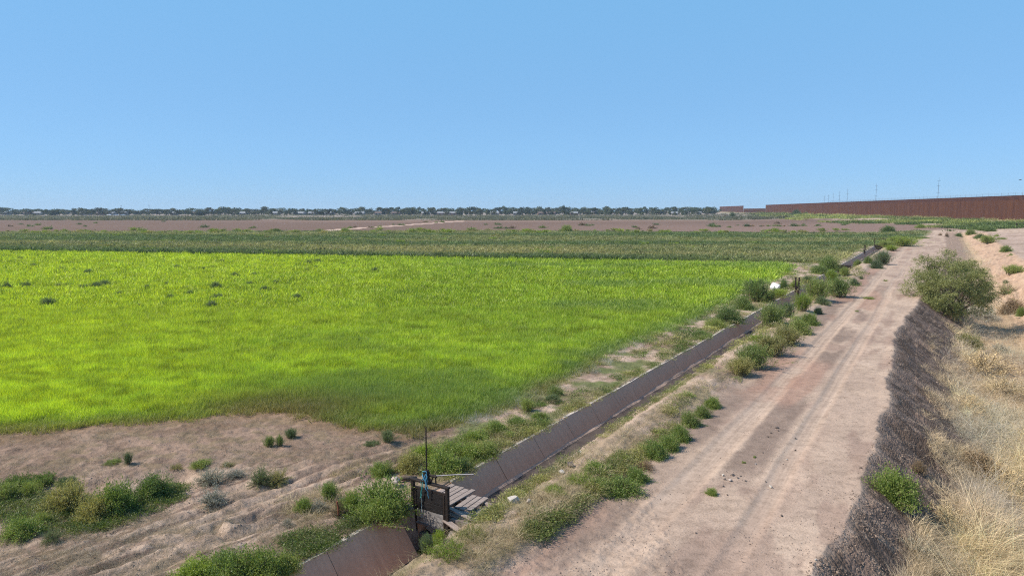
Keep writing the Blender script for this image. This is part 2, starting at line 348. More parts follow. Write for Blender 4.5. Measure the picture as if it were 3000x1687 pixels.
MF = {
    'g': foliage_mat("leaf_fresh_green", (.125, .185, .038), (.31, .39, .105), dry=True),
    'd': foliage_mat("leaf_dark_green", (.085, .135, .040), (.22, .30, .10), dry=True),
    'k': foliage_mat("leaf_mid_green", (.135, .185, .050), (.33, .39, .125), dry=True),
    'y': foliage_mat("leaf_yellow_green", (0.176, 0.257, 0.041), (0.365, 0.446, 0.081)),
    's': foliage_mat("leaf_silver_grey", (0.230, 0.230, 0.189), (0.486, 0.486, 0.432), .15),
    'o': foliage_mat("leaf_olive_dry", (.20, .21, .075), (.42, .38, .17)),
    'b': foliage_mat("twig_brown_dry", (0.135, 0.095, 0.061), (0.351, 0.257, 0.162), .1),
    'w': foliage_mat("straw_tumble", (.42, .33, .20), (.74, .60, .38), .1),
    't': foliage_mat("leaf_tree_olive", (.125, .155, .050), (.30, .32, .14), .3),
    'f': foliage_mat("leaf_far_tree", (0.041, 0.061, 0.024), (0.101, 0.128, 0.054), .2),
    'm': foliage_mat("leaf_grey_green", (0.095, 0.135, 0.068), (0.203, 0.257, 0.135)),
}
M_STEM = simple("stem_bark", (.20, .15, .10), .9, 8, .4, .3)
M_BARK = simple("grey_brown_bark", (.17, .13, .10), .95, 5, .5, .6)
M_GRASS = foliage_mat("grass_blade", (.60, .60, .60), (1., 1., 1.), .40, 'INSTANCER')
M_STRAWB = foliage_mat("straw_blade", (.62, .62, .62), (1., 1., 1.), .15, 'INSTANCER')
M_CONC = None

# ---------------------------------------------------------------- object helpers
def tag(o, label=None, cat=None, group=None, kind=None):
    if label: o['label'] = label
    if cat: o['category'] = cat
    if group: o['group'] = group
    if kind: o['kind'] = kind
    return o
def mesh_np(name, V, Fq, mat=None, smooth=False):
    """V (n,3); Fq (m,3|4) or list of such arrays"""
    me = bpy.data.meshes.new(name)
    if not isinstance(Fq, list): Fq = [Fq]
    Fq = [np.asarray(f, np.int32) for f in Fq if len(f)]
    me.vertices.add(len(V)); me.vertices.foreach_set('co', np.asarray(V, np.float32).ravel())
    loops = np.concatenate([f.ravel() for f in Fq]); tot = np.concatenate([np.full(len(f), f.shape[1], np.int32) for f in Fq])
    me.loops.add(len(loops)); me.loops.foreach_set('vertex_index', loops)
    me.polygons.add(len(tot)); st = np.concatenate([[0], np.cumsum(tot)[:-1]]).astype(np.int32)
    me.polygons.foreach_set('loop_start', st); me.polygons.foreach_set('loop_total', tot)
    me.polygons.foreach_set('use_smooth', np.full(len(tot), smooth))
    me.update(calc_edges=True)
    if mat: me.materials.append(mat)
    return me
def link(name, me, parent=None, loc=None):
    o = bpy.data.objects.new(name, me); COL.objects.link(o)
    if parent: o.parent = parent
    if loc is not None: o.location = loc
    return o
def empty(name, loc, rz=0):
    o = bpy.data.objects.new(name, None); COL.objects.link(o); o.location = loc; o.rotation_euler = (0, 0, rz); o.empty_display_size = .3; return o
class MB:
    """collects boxes, tubes and polygons into one mesh"""
    def __init__(s): s.v = []; s.f = []
    def add(s, vs, fs):
        b = len(s.v); s.v += [tuple(v) for v in vs]; s.f += [tuple(b + i for i in f) for f in fs]; return s
    def box(s, x0, x1, y0, y1, z0, z1, M=None):
        vs = [Vector((x, y, z)) for x in (x0, x1) for y in (y0, y1) for z in (z0, z1)]
        if M: vs = [M @ v for v in vs]
        return s.add(vs, [(0, 1, 3, 2), (4, 6, 7, 5), (0, 4, 5, 1), (2, 3, 7, 6), (0, 2, 6, 4), (1, 5, 7, 3)])
    def tube(s, pts, r, n=8, cap=True):
        pts = [Vector(p) for p in pts]; rs = r if isinstance(r, (list, tuple)) else [r] * len(pts); vs = []; fs = []
        for i, p in enumerate(pts):
            d = (pts[min(i + 1, len(pts) - 1)] - pts[max(i - 1, 0)]).normalized()
            a = d.cross(Vector((0.13, 0.31, 1) if abs(d.z) < .95 else (1, 0, 0))).normalized(); b = d.cross(a)
            for k in range(n):
                w = 2 * math.pi * k / n; vs.append(p + (a * math.cos(w) + b * math.sin(w)) * rs[i])
        for i in range(len(pts) - 1):
            for k in range(n): fs.append((i * n + k, i * n + (k + 1) % n, (i + 1) * n + (k + 1) % n, (i + 1) * n + k))
        if cap: fs += [tuple(range(n))[::-1], tuple((len(pts) - 1) * n + k for k in range(n))]
        return s.add(vs, fs)
    def mesh(s, name, mat, smooth=False):
        me = bpy.data.meshes.new(name); me.from_pydata(s.v, [], s.f); me.materials.append(mat)
        if smooth: me.polygons.foreach_set('use_smooth', [True] * len(me.polygons))
        me.update(); return me
    def obj(s, name, mat, parent=None, loc=None, smooth=False): return link(name, s.mesh(name, mat, smooth), parent, loc)
def bevel(o, w=.01, seg=1):
    b = o.modifiers.new("bevel", 'BEVEL'); b.width = w; b.segments = seg; b.limit_method = 'ANGLE'; return o
rs = np.random.RandomState(7)

# ---------------------------------------------------------------- ground sheets
def build_ground():
    ui = np.linspace(-.86, .86, 1060)                                     # lateral fan, finest in front
    uo = np.array([.95, 1.1, 1.35, 1.8, 2.6, 4, 7]); u = np.concatenate([-uo[::-1], ui, uo])
    pyl = np.linspace(1830, 640, 560); yf = np.array([G(1500, p)[1] for p in pyl])
    yfar = np.geomspace(yf[-1] * 1.03, 2600, 60)
    yn = np.array([-60, -30, -15, -6, -1, 2, 4, 5.5, 6.5, 7.4, 8.1]); yn = yn[yn < yf[0] - .2]
    yy = np.concatenate([yn, yf, yfar])
    wfac = np.maximum(yy, 10.0)
    X = np.clip(u[None, :] * wfac[:, None], -2600, 2600); Y = np.repeat(yy[:, None], len(u), 1)
    # keep clipped columns strictly ordered
    X = X + u[None, :] * 1e-3
    Z = zf(X, Y)
    col, reg, rough, clod = ground_colour(X, Y)
    ny, nx = X.shape; idx = np.arange(ny * nx).reshape(ny, nx)
    q = np.stack([idx[:-1, :-1], idx[:-1, 1:], idx[1:, 1:], idx[1:, :-1]], -1).reshape(-1, 4)
    rq = reg[:-1, :-1].ravel()
    V = np.stack([X, Y, Z], -1).reshape(-1, 3); colf = col.reshape(-1, 3)
    det = np.stack([rough.ravel(), clod.ravel(), 0 * clod.ravel()], -1)
    names = ['ground', 'dirt_road', 'crop_field', 'weedy_field', 'ploughed_field', 'canal']
    labs = ['pale sandy ground around the ditch, fields and fence', 'sandy dirt road with wheel tracks between ditch and dry canal',
            'bright lime green crop field beside the concrete ditch', 'dull green weedy field behind the lime crop',
            'bare brown ploughed field below the distant tree line', 'dry earthen canal with a dark clodded bank right of the road']
    for r in range(6):
        f = q[rq == r]
        if not len(f): continue
        used, inv = np.unique(f, return_inverse=True); f2 = inv.reshape(f.shape)
        me = mesh_np(names[r], V[used], f2, M_GROUND, True)
        a = me.color_attributes.new('Col', 'FLOAT_COLOR', 'POINT')
        a.data.foreach_set('color', np.concatenate([colf[used], np.ones((len(used), 1))], 1).astype(np.float32).ravel())
        a = me.color_attributes.new('det', 'FLOAT_COLOR', 'POINT')
        a.data.foreach_set('color', np.concatenate([det[used], np.ones((len(used), 1))], 1).astype(np.float32).ravel())
        o = link(names[r], me); tag(o, labs[r], kind='structure')
build_ground()

# ---------------------------------------------------------------- plant meshes
def leaf_quads(P, D, L, W, rnd):
    """narrow leaves: base P, direction D (unit), length L, width W -> verts, quads"""
    n = len(P); R = rnd.normal(size=(n, 3)); S = np.cross(D, R); S /= np.linalg.norm(S, axis=1)[:, None] + 1e-9
    mid = P + D * (L * .45)[:, None]; W2 = (W * .5)[:, None]
    V = np.stack([P, mid + S * W2, P + D * L[:, None], mid - S * W2], 1).reshape(-1, 3)
    return V, np.arange(n * 4).reshape(n, 4)
def add_lc(me, vals_per_leaf, k=4):
    a = me.attributes.new('lc', 'FLOAT', 'POINT'); a.data.foreach_set('value', np.repeat(vals_per_leaf, k).astype(np.float32))
def unit(v): return v / (np.linalg.norm(v, axis=-1)[..., None] + 1e-9)

def bush_mesh(seed, style, n_stem=70, per=26, leaf=.075, wid=.022):
    """unit bush: about 1 wide, 1 high"""
    r = np.random.RandomState(seed)
    az = r.uniform(0, 2 * np.pi, n_stem); 
    if style == 'up': tilt = np.abs(r.normal(0, .42, n_stem))
    elif style == 'round': tilt = np.arccos(1 - r.uniform(0, 1, n_stem) * .98)
    elif style == 'mat': tilt = r.uniform(.9, 1.5, n_stem)
    else: tilt = np.arccos(1 - r.uniform(0, 1, n_stem) * .9)
    tilt = np.clip(tilt, 0, 1.5)
    D = np.stack([np.sin(tilt) * np.cos(az), np.sin(tilt) * np.sin(az), np.cos(tilt)], 1)
    lobes = 1 + .25 * np.sin(az * 3 + seed) * np.sin(tilt)
    hl = {'up': .95, 'round': .62, 'mat': .55, 'sparse': .62}[style]
    Ls = hl * lobes * r.uniform(.62, 1.08, n_stem)
    base = np.stack([r.normal(0, .09, n_stem), r.normal(0, .09, n_stem), np.zeros(n_stem)], 1)
    if style == 'mat': base[:, :2] *= 2.4
    if style == 'up': base[:, :2] *= 1.7
    P = []; DD = []; 
    for i in range(n_stem):
        lo = .12 if style in ('up', 'mat') else .3
        k = lo + (1 - lo) * r.uniform(0, 1, per) ** .75
        curve = np.stack([0 * k, 0 * k, -.16 * k ** 2 * np.sin(tilt[i])], 1)
        p = base[i] + D[i] * (Ls[i] * k)[:, None] + curve * Ls[i] + r.normal(0, .030 + .02 * (style == 'round'), (per, 3))
        d = unit(D[i] * (1.1 if style == 'up' else .55) + r.normal(0, .62, (per, 3)) + np.array([0, 0, .35]))
        P.append(p); DD.append(d)
    P = np.concatenate(P); DD = np.concatenate(DD); P[:, 2] = np.maximum(P[:, 2], .0)
    n = len(P); L = leaf * r.uniform(.6, 1.5, n); W = wid * r.uniform(.7, 1.5, n)
    V, Q = leaf_quads(P, DD, L, W, r)
    me = mesh_np('foliage', V, Q, None)
    me.materials.append(MF['g'])
    # each stem has its own shade of green
    stem_v = np.repeat(r.uniform(.1, .9, n_stem), per); add_lc(me, np.clip(stem_v * .6 + r.uniform(0, .4, n), 0, 1))
    # stems
    mb = MB()
    for i in range(0, n_stem, 3 if style != 'sparse' else 1):
        b = Vector(base[i]); e = b + Vector(D[i]) * Ls[i] * .9 + Vector((0, 0, -.1 * Ls[i] * math.sin(tilt[i])))
        mb.tube([b, (b + e) / 2 + Vector((0, 0, .03)), e], [.010, .007, .003], 3, False)
    sm = mb.mesh('stem', M_STEM)
    return me, sm
BUSH = {}
for st, cnt, ns, per, lf, wd in (('up', 4, 230, 44, .062, .013), ('round', 5, 300, 40, .045, .018), ('mat', 4, 230, 40, .050, .018), ('sparse', 3, 120, 40, .055, .009)):
    BUSH[st] = [bush_mesh(11 * i + len(st), st, ns, per, lf, wd) for i in range(cnt)]
SMALL = {st: [bush_mesh(300 + 5 * i + len(st), st, 34, 12, .15, .055) for i in range(3)] for st in ('up', 'round', 'mat')}
bcount = [0]
def place_bush(name, x, y, z, w, h, style, kind, label, cat='weed', group=None, small=False, rz=None, stems=True):
    bcount[0] += 1
    lib = (SMALL if small else BUSH).get(style) or BUSH[style]; fm, smh = lib[bcount[0] % len(lib)]
    wn_ = {'up': .85, 'round': 1.2, 'mat': 1.35, 'sparse': 1.15}[style]; hn = {'up': 1.0, 'round': .66, 'mat': .40, 'sparse': .62}[style]
    o = link(name, fm, loc=(x, y, z - .02 * h))
    o.material_slots[0].link = 'OBJECT'; o.material_slots[0].material = MF[kind]
    o.rotation_euler = (0, 0, random.uniform(0, 6.28) if rz is None else rz)
    o.scale = (w / wn_, w / wn_ * random.uniform(.85, 1.15), h / hn)
    tag(o, label, cat, group)
    if stems and not small:
        link('stem', smh, o)
    return o
random.seed(5)

# nearest plants: survey x, base y, width, height, style, kind, name, label
NEAR = [
 (330,1513,118,118,'round','g','weed_bush',"tallest bright green weed clump in the patch at the left edge of the dirt headland"),
 (443,1466,96,84,'round','d','weed_bush',"dark green round weed clump at the right end of the weed patch on the headland"),
 (262,1526,112,88,'round','o','weed_bush',"olive tangled weed leaning against the tallest clump of the headland patch"),
 (185,1500,100,78,'up','o','weed_bush',"loose olive weed with open stems in the middle of the headland patch"),
 (82,1462,42,46,'up','k','weed_bush',"small upright green weed on pale ground at the left frame edge"),
 (15,1470,60,50,'up','k','weed_bush',"leafy weed cut by the left frame edge above the bright low clump"),
 (45,1578,120,66,'round','g','weed_bush',"bright green low clump in the bottom left corner area"),
 (144,1592,62,52,'sparse','m','weed_bush',"grey green small weed standing alone below the headland patch"),
 (117,1538,56,38,'round','k','weed_bush',"small green tuft between the bright low clump and olive weeds"),
 (45,1437,70,40,'mat','d','weed_bush',"dark leafy weed in the trench shade at the far left"),
 (118,1432,70,42,'mat','d','weed_bush',"second dark leafy weed along the trench from the left edge"),
 (185,1436,60,36,'mat','m','weed_bush',"grey green leafy weed at the right end of the trench weeds"),
 (608,1424,92,58,'sparse','s','silver_shrub',"silvery shrub on the crest of the headland left of the wheel ruts"),
 (617,1490,84,62,'sparse','s','silver_shrub',"silvery shrub alone among the wheel ruts"),
 (757,1424,80,62,'sparse','m','silver_shrub',"grey green half of the wide shrub beside the sandy wheel track"),
 (806,1426,80,50,'sparse','o','silver_shrub',"brownish right half of the wide shrub beside the sandy wheel track"),
 (684,1402,60,30,'sparse','s','silver_shrub',"small silvery shrub behind the two larger silver ones"),
 (885,1500,54,46,'round','g','weed_bush',"small fresh green clump left of the rusty stake"),
 (930,1502,54,42,'sparse','s','silver_shrub',"silvery low plant between green clump and rusty stake"),
 (963,1470,40,52,'up','g','weed_bush',"upright green weed just behind the rusty stake"),
 (840,1543,40,26,'sparse','s','silver_shrub',"tiny silvery plant on sand below the green clump"),
 (512,1376,48,16,'sparse','o','weed_bush',"flat green weed mat, left one of three on the headland crest"),
 (585,1373,64,26,'round','k','weed_bush',"fullest of the three green mats on the headland crest"),
 (662,1368,46,16,'sparse','o','weed_bush',"flat green weed mat, right one of three on the headland crest"),
 (326,1362,40,16,'mat','k','weed_bush',"low dull green weed on brown dirt below the crop edge"),
 (373,1362,20,32,'up','m','weed_bush',"thin upright weed on brown dirt below the crop edge"),
 (788,1310,26,30,'up','k','weed_bush',"left of a pair of thin sprigs on bare brown dirt"),
 (819,1307,19,30,'up','k','weed_bush',"right of a pair of thin sprigs on bare brown dirt"),
 (852,1285,30,28,'up','m','weed_bush',"grey green sprig above the pair on bare brown dirt"),
 (1135,1297,34,34,'up','m','weed_bush',"grey green weed beside the ruts above the gate stem"),
 (1090,1306,40,18,'mat','m','weed_bush',"thin flat weed on pale sand left of the weed above the gate"),
 (560,1712,150,78,'round','y','weed_bush',"yellow green weed mound at the bottom edge, leftmost of its row"),
 (665,1712,165,108,'round','g','weed_bush',"tall fresh green weed mound at the bottom edge"),
 (765,1706,150,100,'round','g','weed_bush',"broad green weed mound at the bottom edge beside concrete"),
 (832,1690,80,62,'round','k','weed_bush',"green mound touching the near end of the ditch lip"),
 (1118,1536,168,128,'round','g','weed_bush',"largest bright green bush spilling over the ditch lip left of the gate"),
 (1026,1507,72,78,'round','g','weed_bush',"smaller green lobe on the left of the bush by the gate"),
 (1114,1398,76,46,'round','g','weed_bush',"green clump on sand behind the rock and log"),
 (1200,1382,96,60,'round','o','weed_bush',"olive green weed behind the gate stem beside the white rock"),
 (1290,1392,112,82,'round','g','weed_bush',"dense green weed right behind the crank handle"),
 (1343,1383,78,54,'round','d','weed_bush',"dark green weed at the ditch lip above the crank handle"),
 (1318,1338,96,50,'round','g','weed_bush',"green weed in the middle of the mat upstream of the gate"),
 (1373,1350,96,52,'round','g','weed_bush',"green weed overhanging the ditch lip in the mat upstream of the gate"),
 (1425,1336,76,46,'round','k','weed_bush',"weed at the right end of the mat upstream of the gate"),
 (1240,1345,80,44,'round','y','weed_bush',"yellow green weed at the left of the mat upstream of the gate"),
 (1390,1300,90,44,'round','g','weed_bush',"green weed on the upper side of the mat facing the sand"),
 (1452,1268,76,40,'round','g','weed_bush',"round green weed on the bank between crop corner and ditch"),
 (1517,1250,70,32,'round','g','weed_bush',"fresh green weed between dry patch and ditch near the crop corner"),
 (1494,1285,42,22,'round','k','weed_bush',"tiny weed near the ditch lip below the dry patch"),
 (1580,1232,60,30,'round','g','weed_bush',"green weed on the bank below the silvery row"),
 (1620,1180,50,30,'round','m','weed_bush',"grey green weed under the silvery row"),
 (1545,1205,40,34,'up','k','weed_bush',"upright weed at the left end of the silvery row"),
 (1625,1160,52,36,'round','k','weed_bush',"green bush set into the silvery row"),
 (1310,1626,96,44,'mat','y','weed_bush',"yellow green weed on the bank in front of the gate"),
 (1250,1622,36,52,'up','m','weed_bush',"pale upright sprig in front of the gate opening"),
 (1285,1590,34,48,'up','y','weed_bush',"second upright sprig nearer the right gate post"),
 (1380,1583,90,40,'mat','o','weed_bush',"dry olive weed below the right gate post"),
 (1105,1712,96,60,'up','g','weed_bush',"pale green feathery weed growing in the ditch at the bottom edge"),
 (991,1680,38,26,'round','d','weed_bush',"dark tuft growing from the concrete joint near the bottom"),
 (1824,1452,150,68,'round','g','weed_bush',"large low green bush at the road edge, biggest on the berm"),
 (1765,1446,90,52,'round','k','weed_bush',"green bush left of the largest berm bush"),
 (1746,1388,104,46,'round','g','weed_bush',"green clump behind the largest berm bush"),
 (1700,1415,84,36,'mat','y','weed_bush',"yellow green sprawling weed on the berm beside the ditch"),
 (1625,1440,60,26,'mat','y','weed_bush',"yellow green sprawling weed next to the white concrete chunk"),
 (1868,1414,86,58,'round','g','weed_bush',"green clump at the right end of the largest berm bush"),
 (1812,1345,64,18,'mat','y','weed_bush',"low yellow green strip on bare sand of the berm"),
 (1921,1346,92,70,'round','g','weed_bush',"near end of the green weed strip along the road edge"),
 (1962,1320,78,60,'round','g','weed_bush',"second clump of the weed strip along the road edge"),
 (1997,1293,76,60,'round','g','weed_bush',"middle clump of the weed strip along the road edge"),
 (2024,1250,72,58,'round','k','weed_bush',"fourth clump of the weed strip along the road edge"),
 (2060,1223,64,50,'round','k','weed_bush',"fifth clump of the weed strip along the road edge"),
 (2090,1196,56,44,'round','g','weed_bush',"far end of the green weed strip along the road edge"),
 (2175,1104,76,56,'up','o','weed_bush',"near end of the olive grass strip along the road edge"),
 (2212,1082,84,74,'up','k','weed_bush',"tallest clump of the olive grass strip along the road edge"),
 (2262,1045,90,66,'up','o','weed_bush',"dry olive clump in the middle of the grass strip"),
 (2308,1012,84,60,'up','o','weed_bush',"olive clump just beyond the middle of the grass strip"),
 (2345,980,84,62,'round','k','weed_bush',"green clump near the far end of the grass strip"),
 (2376,953,62,50,'round','g','weed_bush',"green far end of the grass strip by the pale mound"),
 (2230,1000,60,30,'mat','y','weed_bush',"yellow green low weed between ditch and olive strip"),
 (2267,955,84,72,'up','k','tall_weed',"big upright weed with yellow base on the right ditch lip"),
 (2306,930,46,46,'up','m','tall_weed',"grey green weed right behind the yellow based one"),
 (2353,912,48,56,'up','y','tall_weed',"yellow green upright weed below the far slide gate"),
 (2400,879,74,68,'up','k','tall_weed',"tall feathery green weed right of the far slide gate"),
 (2460,872,70,64,'up','d','tall_weed',"dark tall weed casting a long shadow on the road"),
 (2411,893,46,32,'round','m','weed_bush',"grey green round weed at the foot of the tall dark weed"),
 (2399,920,28,27,'round','m','weed_bush',"single small round weed at the road edge with its own shadow"),
 (2438,828,40,40,'up','y','tall_weed',"yellow green weed beyond the two tall weeds"),
 (2140,946,84,56,'round','d','weed_bush',"dark green bush at the near end of the left ditch lip row"),
 (2182,937,58,44,'round','d','weed_bush',"second dark green bush of the left ditch lip row"),
 (2100,960,70,30,'round','k','weed_bush',"low green tail of the left ditch lip row"),
 (2218,917,66,66,'up','d','tall_weed',"tallest dark bush of the left ditch lip row"),
 (2250,884,50,26,'up','k','tall_weed',"green bush in front of the white heap"),
 (2282,872,44,26,'up','y','tall_weed',"yellow green fringe right of the white heap"),
 (2299,848,34,36,'round','d','weed_bush',"dark green bush immediately left of the far slide gate"),
 (2330,846,34,30,'round','k','weed_bush',"green bush immediately right of the far slide gate posts"),
 (2367,830,32,28,'round','m','weed_bush',"grey green round bush on sand beyond the far slide gate"),
 (2434,794,60,48,'round','d','weed_bush',"big dark round bush leaning over the ditch where it bends from view"),
 (2404,802,50,30,'round','d','weed_bush',"lower dark bush joined to the big round one"),
 (2476,809,28,28,'up','k','weed_bush',"small green weed on right lip past the tall weeds"),
 (2506,837,30,26,'round','m','weed_bush',"grey green weed on the berm near the pale mound"),
 (2525,818,15,14,'round','m','weed_bush',"tiny weed on the pale mound"),
 (2516,776,30,20,'round','k','weed_bush',"left of the bushes grouped beside the far bend of the road"),
 (2546,771,28,25,'round','d','weed_bush',"dark middle bush grouped beside the far bend of the road"),
 (2572,787,42,30,'round','m','weed_bush',"front bush grouped beside the far bend of the road"),
 (2590,776,40,38,'up','m','weed_bush',"tallest bush grouped beside the far bend of the road"),
 (2614,736,34,16,'up','y','weed_bush',"yellow green low bush beyond the last ditch gate"),
 (2650,722,80,28,'up','g','weed_bush',"wide green thicket on the berm past the last ditch gate"),
 (2600,725,40,18,'up','k','weed_bush',"green bush left of the wide thicket"),
 (2703,699,34,9,'mat','k','weed_bush',"flat weeds on the sandy flat behind the wide thicket"),
 (2548,876,28,9,'mat','k','weed_bush',"flat weed in the middle of the dirt road"),
 (2512,913,12,5,'mat','k','weed_bush',"tiny weed between the wheel tracks below the flat one"),
 (2595,824,10,6,'mat','k','weed_bush',"tiny weed between the wheel tracks above the flat one"),
 (2087,1451,42,28,'round','g','weed_bush',"small green tuft on the gravel between the near wheel tracks"),
 (2212,1341,15,9,'mat','k','weed_bush',"tiny tuft farther along the gravel strip"),
 (2180,1357,15,8,'mat','k','weed_bush',"tiny tuft nearer on the gravel strip"),
 (2632,1486,132,118,'round','g','weed_bush',"bright green round bush alone on the dark canal bank"),
 (2811,694,20,13,'round','d','weed_bush',"first bush at the head of the canal, left on the pale bank"),
 (2848,689,28,20,'round','k','weed_bush',"second bush along the crest of the pale bank"),
 (2875,697,32,16,'round','d','weed_bush',"third bush along the crest of the pale bank"),
 (2898,714,38,22,'up','k','weed_bush',"broad bush on the gullied slope of the pale bank"),
 (2922,693,15,9,'round','k','weed_bush',"small bush on top of the pale bank"),
 (2937,701,22,7,'mat','k','weed_bush',"flat weed on top of the pale bank"),
 (2952,738,32,23,'round','g','weed_bush',"round green bush at the edge of the sandy track on the pale bank"),
 (2962,750,14,10,'round','k','weed_bush',"small bush just below the round one on the pale bank"),
 (2979,802,48,28,'up','k','weed_bush',"long green bush down the pale slope at the right frame edge"),
 (2996,926,26,34,'round','g','weed_bush',"green bush in the canal at the right frame edge"),
 (2949,828,16,12,'round','m','weed_bush',"grey weed in the canal bottom beyond the tree"),
 (2884,676,34,13,'round','d','weed_bush',"dark bush left of the sand pile behind the canal"),
 (2907,678,32,16,'round','d','weed_bush',"dark bush right of the sand pile behind the canal"),
 (2806,668,50,9,'mat','m','weed_bush',"grey green flat thicket behind the canal head"),
 (2607,680,44,24,'round','d','dark_shrub',"dark rounded shrub behind the sandy flat"),
 (2700,668,30,13,'round','g','weed_bush',"green rounded shrub right of the dark one behind the sandy flat"),
 (1660,679,38,24,'round','k','round_shrub',"large round shrub standing alone at the edge of the ploughed field"),
 (808,679,32,11,'round','d','dark_shrub',"dark wide shrub at the far edge of the weedy field, left half"),
 (1010,681,34,16,'round','g','weed_bush',"green shrub beside the start of the pale diagonal track"),
 (1025,669,15,8,'round','d','dark_shrub',"dark shrub above the start of the pale diagonal track"),
 (2147,636,18,18,'round','m','round_shrub',"round grey shrub in front of the far fence section"),
 (2127,635,13,8,'round','b','dark_shrub',"brown low shrub left of the grey one by the far fence"),
 (2336,629,26,17,'round','m','round_shrub',"round grey green shrub against the rust fence"),
 (2363,630,12,12,'round','d','dark_shrub',"small dark shrub against the rust fence"),
 (2226,623,16,11,'round','d','dark_shrub',"dark shrub in front of the low fence gap"),
 (762,942,26,20,'round','d','field_weed',"darkest weed in the middle of the lime field"),
 (552,1008,24,22,'round','m','field_weed',"grey weed nearest the camera in the lime field"),
 (580,790,14,14,'round','d','field_weed',"dark weed near the far edge of the lime field"),
]
for (px, py, w, h, st, kd, nm, lab) in NEAR:
    x, y, z = GP(px, py); d = math.hypot(y * ct, 0) + (CAM_H - z) * sn
    k = d / F
    dip = math.atan2(CAM_H - z, y)
    W = w * k; Hh = max(.05, (h * k - .22 * W * math.sin(dip)) / math.cos(dip))
    small = w < 16
    if px > 1600 and px < 2480 and x * CA - y * SA > -8.4: W *= .86; Hh *= .9
    if nm == 'tall_weed': W *= .95; Hh *= 1.12
    if st == 'up' and nm != 'tall_weed': Hh *= 1.15
    place_bush(nm, x, y + W * .22, zg(x, y + W * .22), W, Hh, st, kd, lab, 'shrub' if 'shrub' in nm else 'weed', None, small)

def group_bushes(pts, name, label, group, kinds, styles, cat='weed', wr=(.8, 1.6), hr=(.4, .8), small=True):
    for (x, y) in pts:
        w = random.uniform(*wr); place_bush(name, x, y, zg(x, y), w, random.uniform(*hr) * w, random.choice(styles), random.choice(kinds), label, cat, group, small, None, False)
# dark weeds dotted over the lime field
pts = [G(px, py) for px, py in [(78,845),(200,845),(170,847),(245,850),(280,847),(307,842),(258,805),(58,762),(305,840),(520,788),(478,765),(620,790),(600,795),(335,835),(20,850),(100,785),(183,795),(195,800),(285,848),
      (490,842),(430,850),(730,840),(745,812),(640,882),(634,850),(690,815),(775,858),(780,860),(812,835),(845,838),(650,770),(930,772),(560,870),(500,880),(410,905),(350,870),(265,935),(60,950),(140,900),(620,905),(870,880),(905,776),(925,787),(955,830),(1005,780),(1100,800),(900,800)]]
group_bushes(pts, 'field_weed', 'small grey green weed standing above the lime crop', 'weeds dotted over the lime field', 'mmk', ['round'], 'weed', (.5, 1.1), (.6, .8), False)
# shrubs on the ploughed field
pts = [G(px, py) for px, py in [(2162,661),(2138,667),(2187,664),(2202,664),(2236,663),(2229,664),(2251,663),(2273,663),(2284,664),(2297,664),(2279,657),(2325,664),(2334,664),(2352,664),(2396,665),(2475,663),(2470,665),(1706,661),(1699,661),(1722,662),(1735,661),(1858,667),(1872,671),(1912,670),(1921,659),(2086,660),(2094,665),(2082,664),(2107,665),
      (1083,668),(1092,667),(1113,665),(1153,659),(1173,660),(1180,660),(1245,652),(1250,651),(1279,653),(1295,652),(1043,644),(1054,645),(1040,666),(1424,659),(1457,659),(1466,670),(1484,670),(1500,670),(1590,668),(1454,670),(280,654),(232,658),(113,660),(88,664),(60,658),(143,672),(480,650),(640,644),(655,643),(625,645),(720,642),(780,641),(745,668),(735,669),(600,667),(30,664),(250,664)]]
group_bushes(pts, 'low_shrub', 'small dark shrub dotted on the bare ploughed field', 'shrubs on the ploughed field', 'dmb', ['round'], 'shrub', (1.2, 3.2), (.35, .5), True)
# weeds along the far edge of the weedy field
pts = []
for i in range(110):
    px = random.uniform(-30, 2480); x, y = G(px, random.uniform(676, 683)); pts.append((x, y))
pts += [G(px, 683) for px in (1865, 1930, 1840, 1782, 2040, 2110, 2125, 2240, 2300, 2345, 2360, 2410, 2450, 440, 470, 545, 560, 580)]
group_bushes(pts, 'edge_weed', 'yellow green weed in the ragged line between weedy and ploughed fields', 'weeds along the far edge of the weedy field', 'kyoy', ['round', 'up'], 'weed', (1.0, 2.8), (.3, .5), True)
pts = [G(random.uniform(20, 2400), random.uniform(690, 745)) for _ in range(60)]
group_bushes(pts, 'mound_weed', 'rounded weed mound rising from the dull green field', 'weed mounds in the weedy field', 'kyyo', ['round', 'mat'], 'weed', (1.0, 2.4), (.22, .35), True)

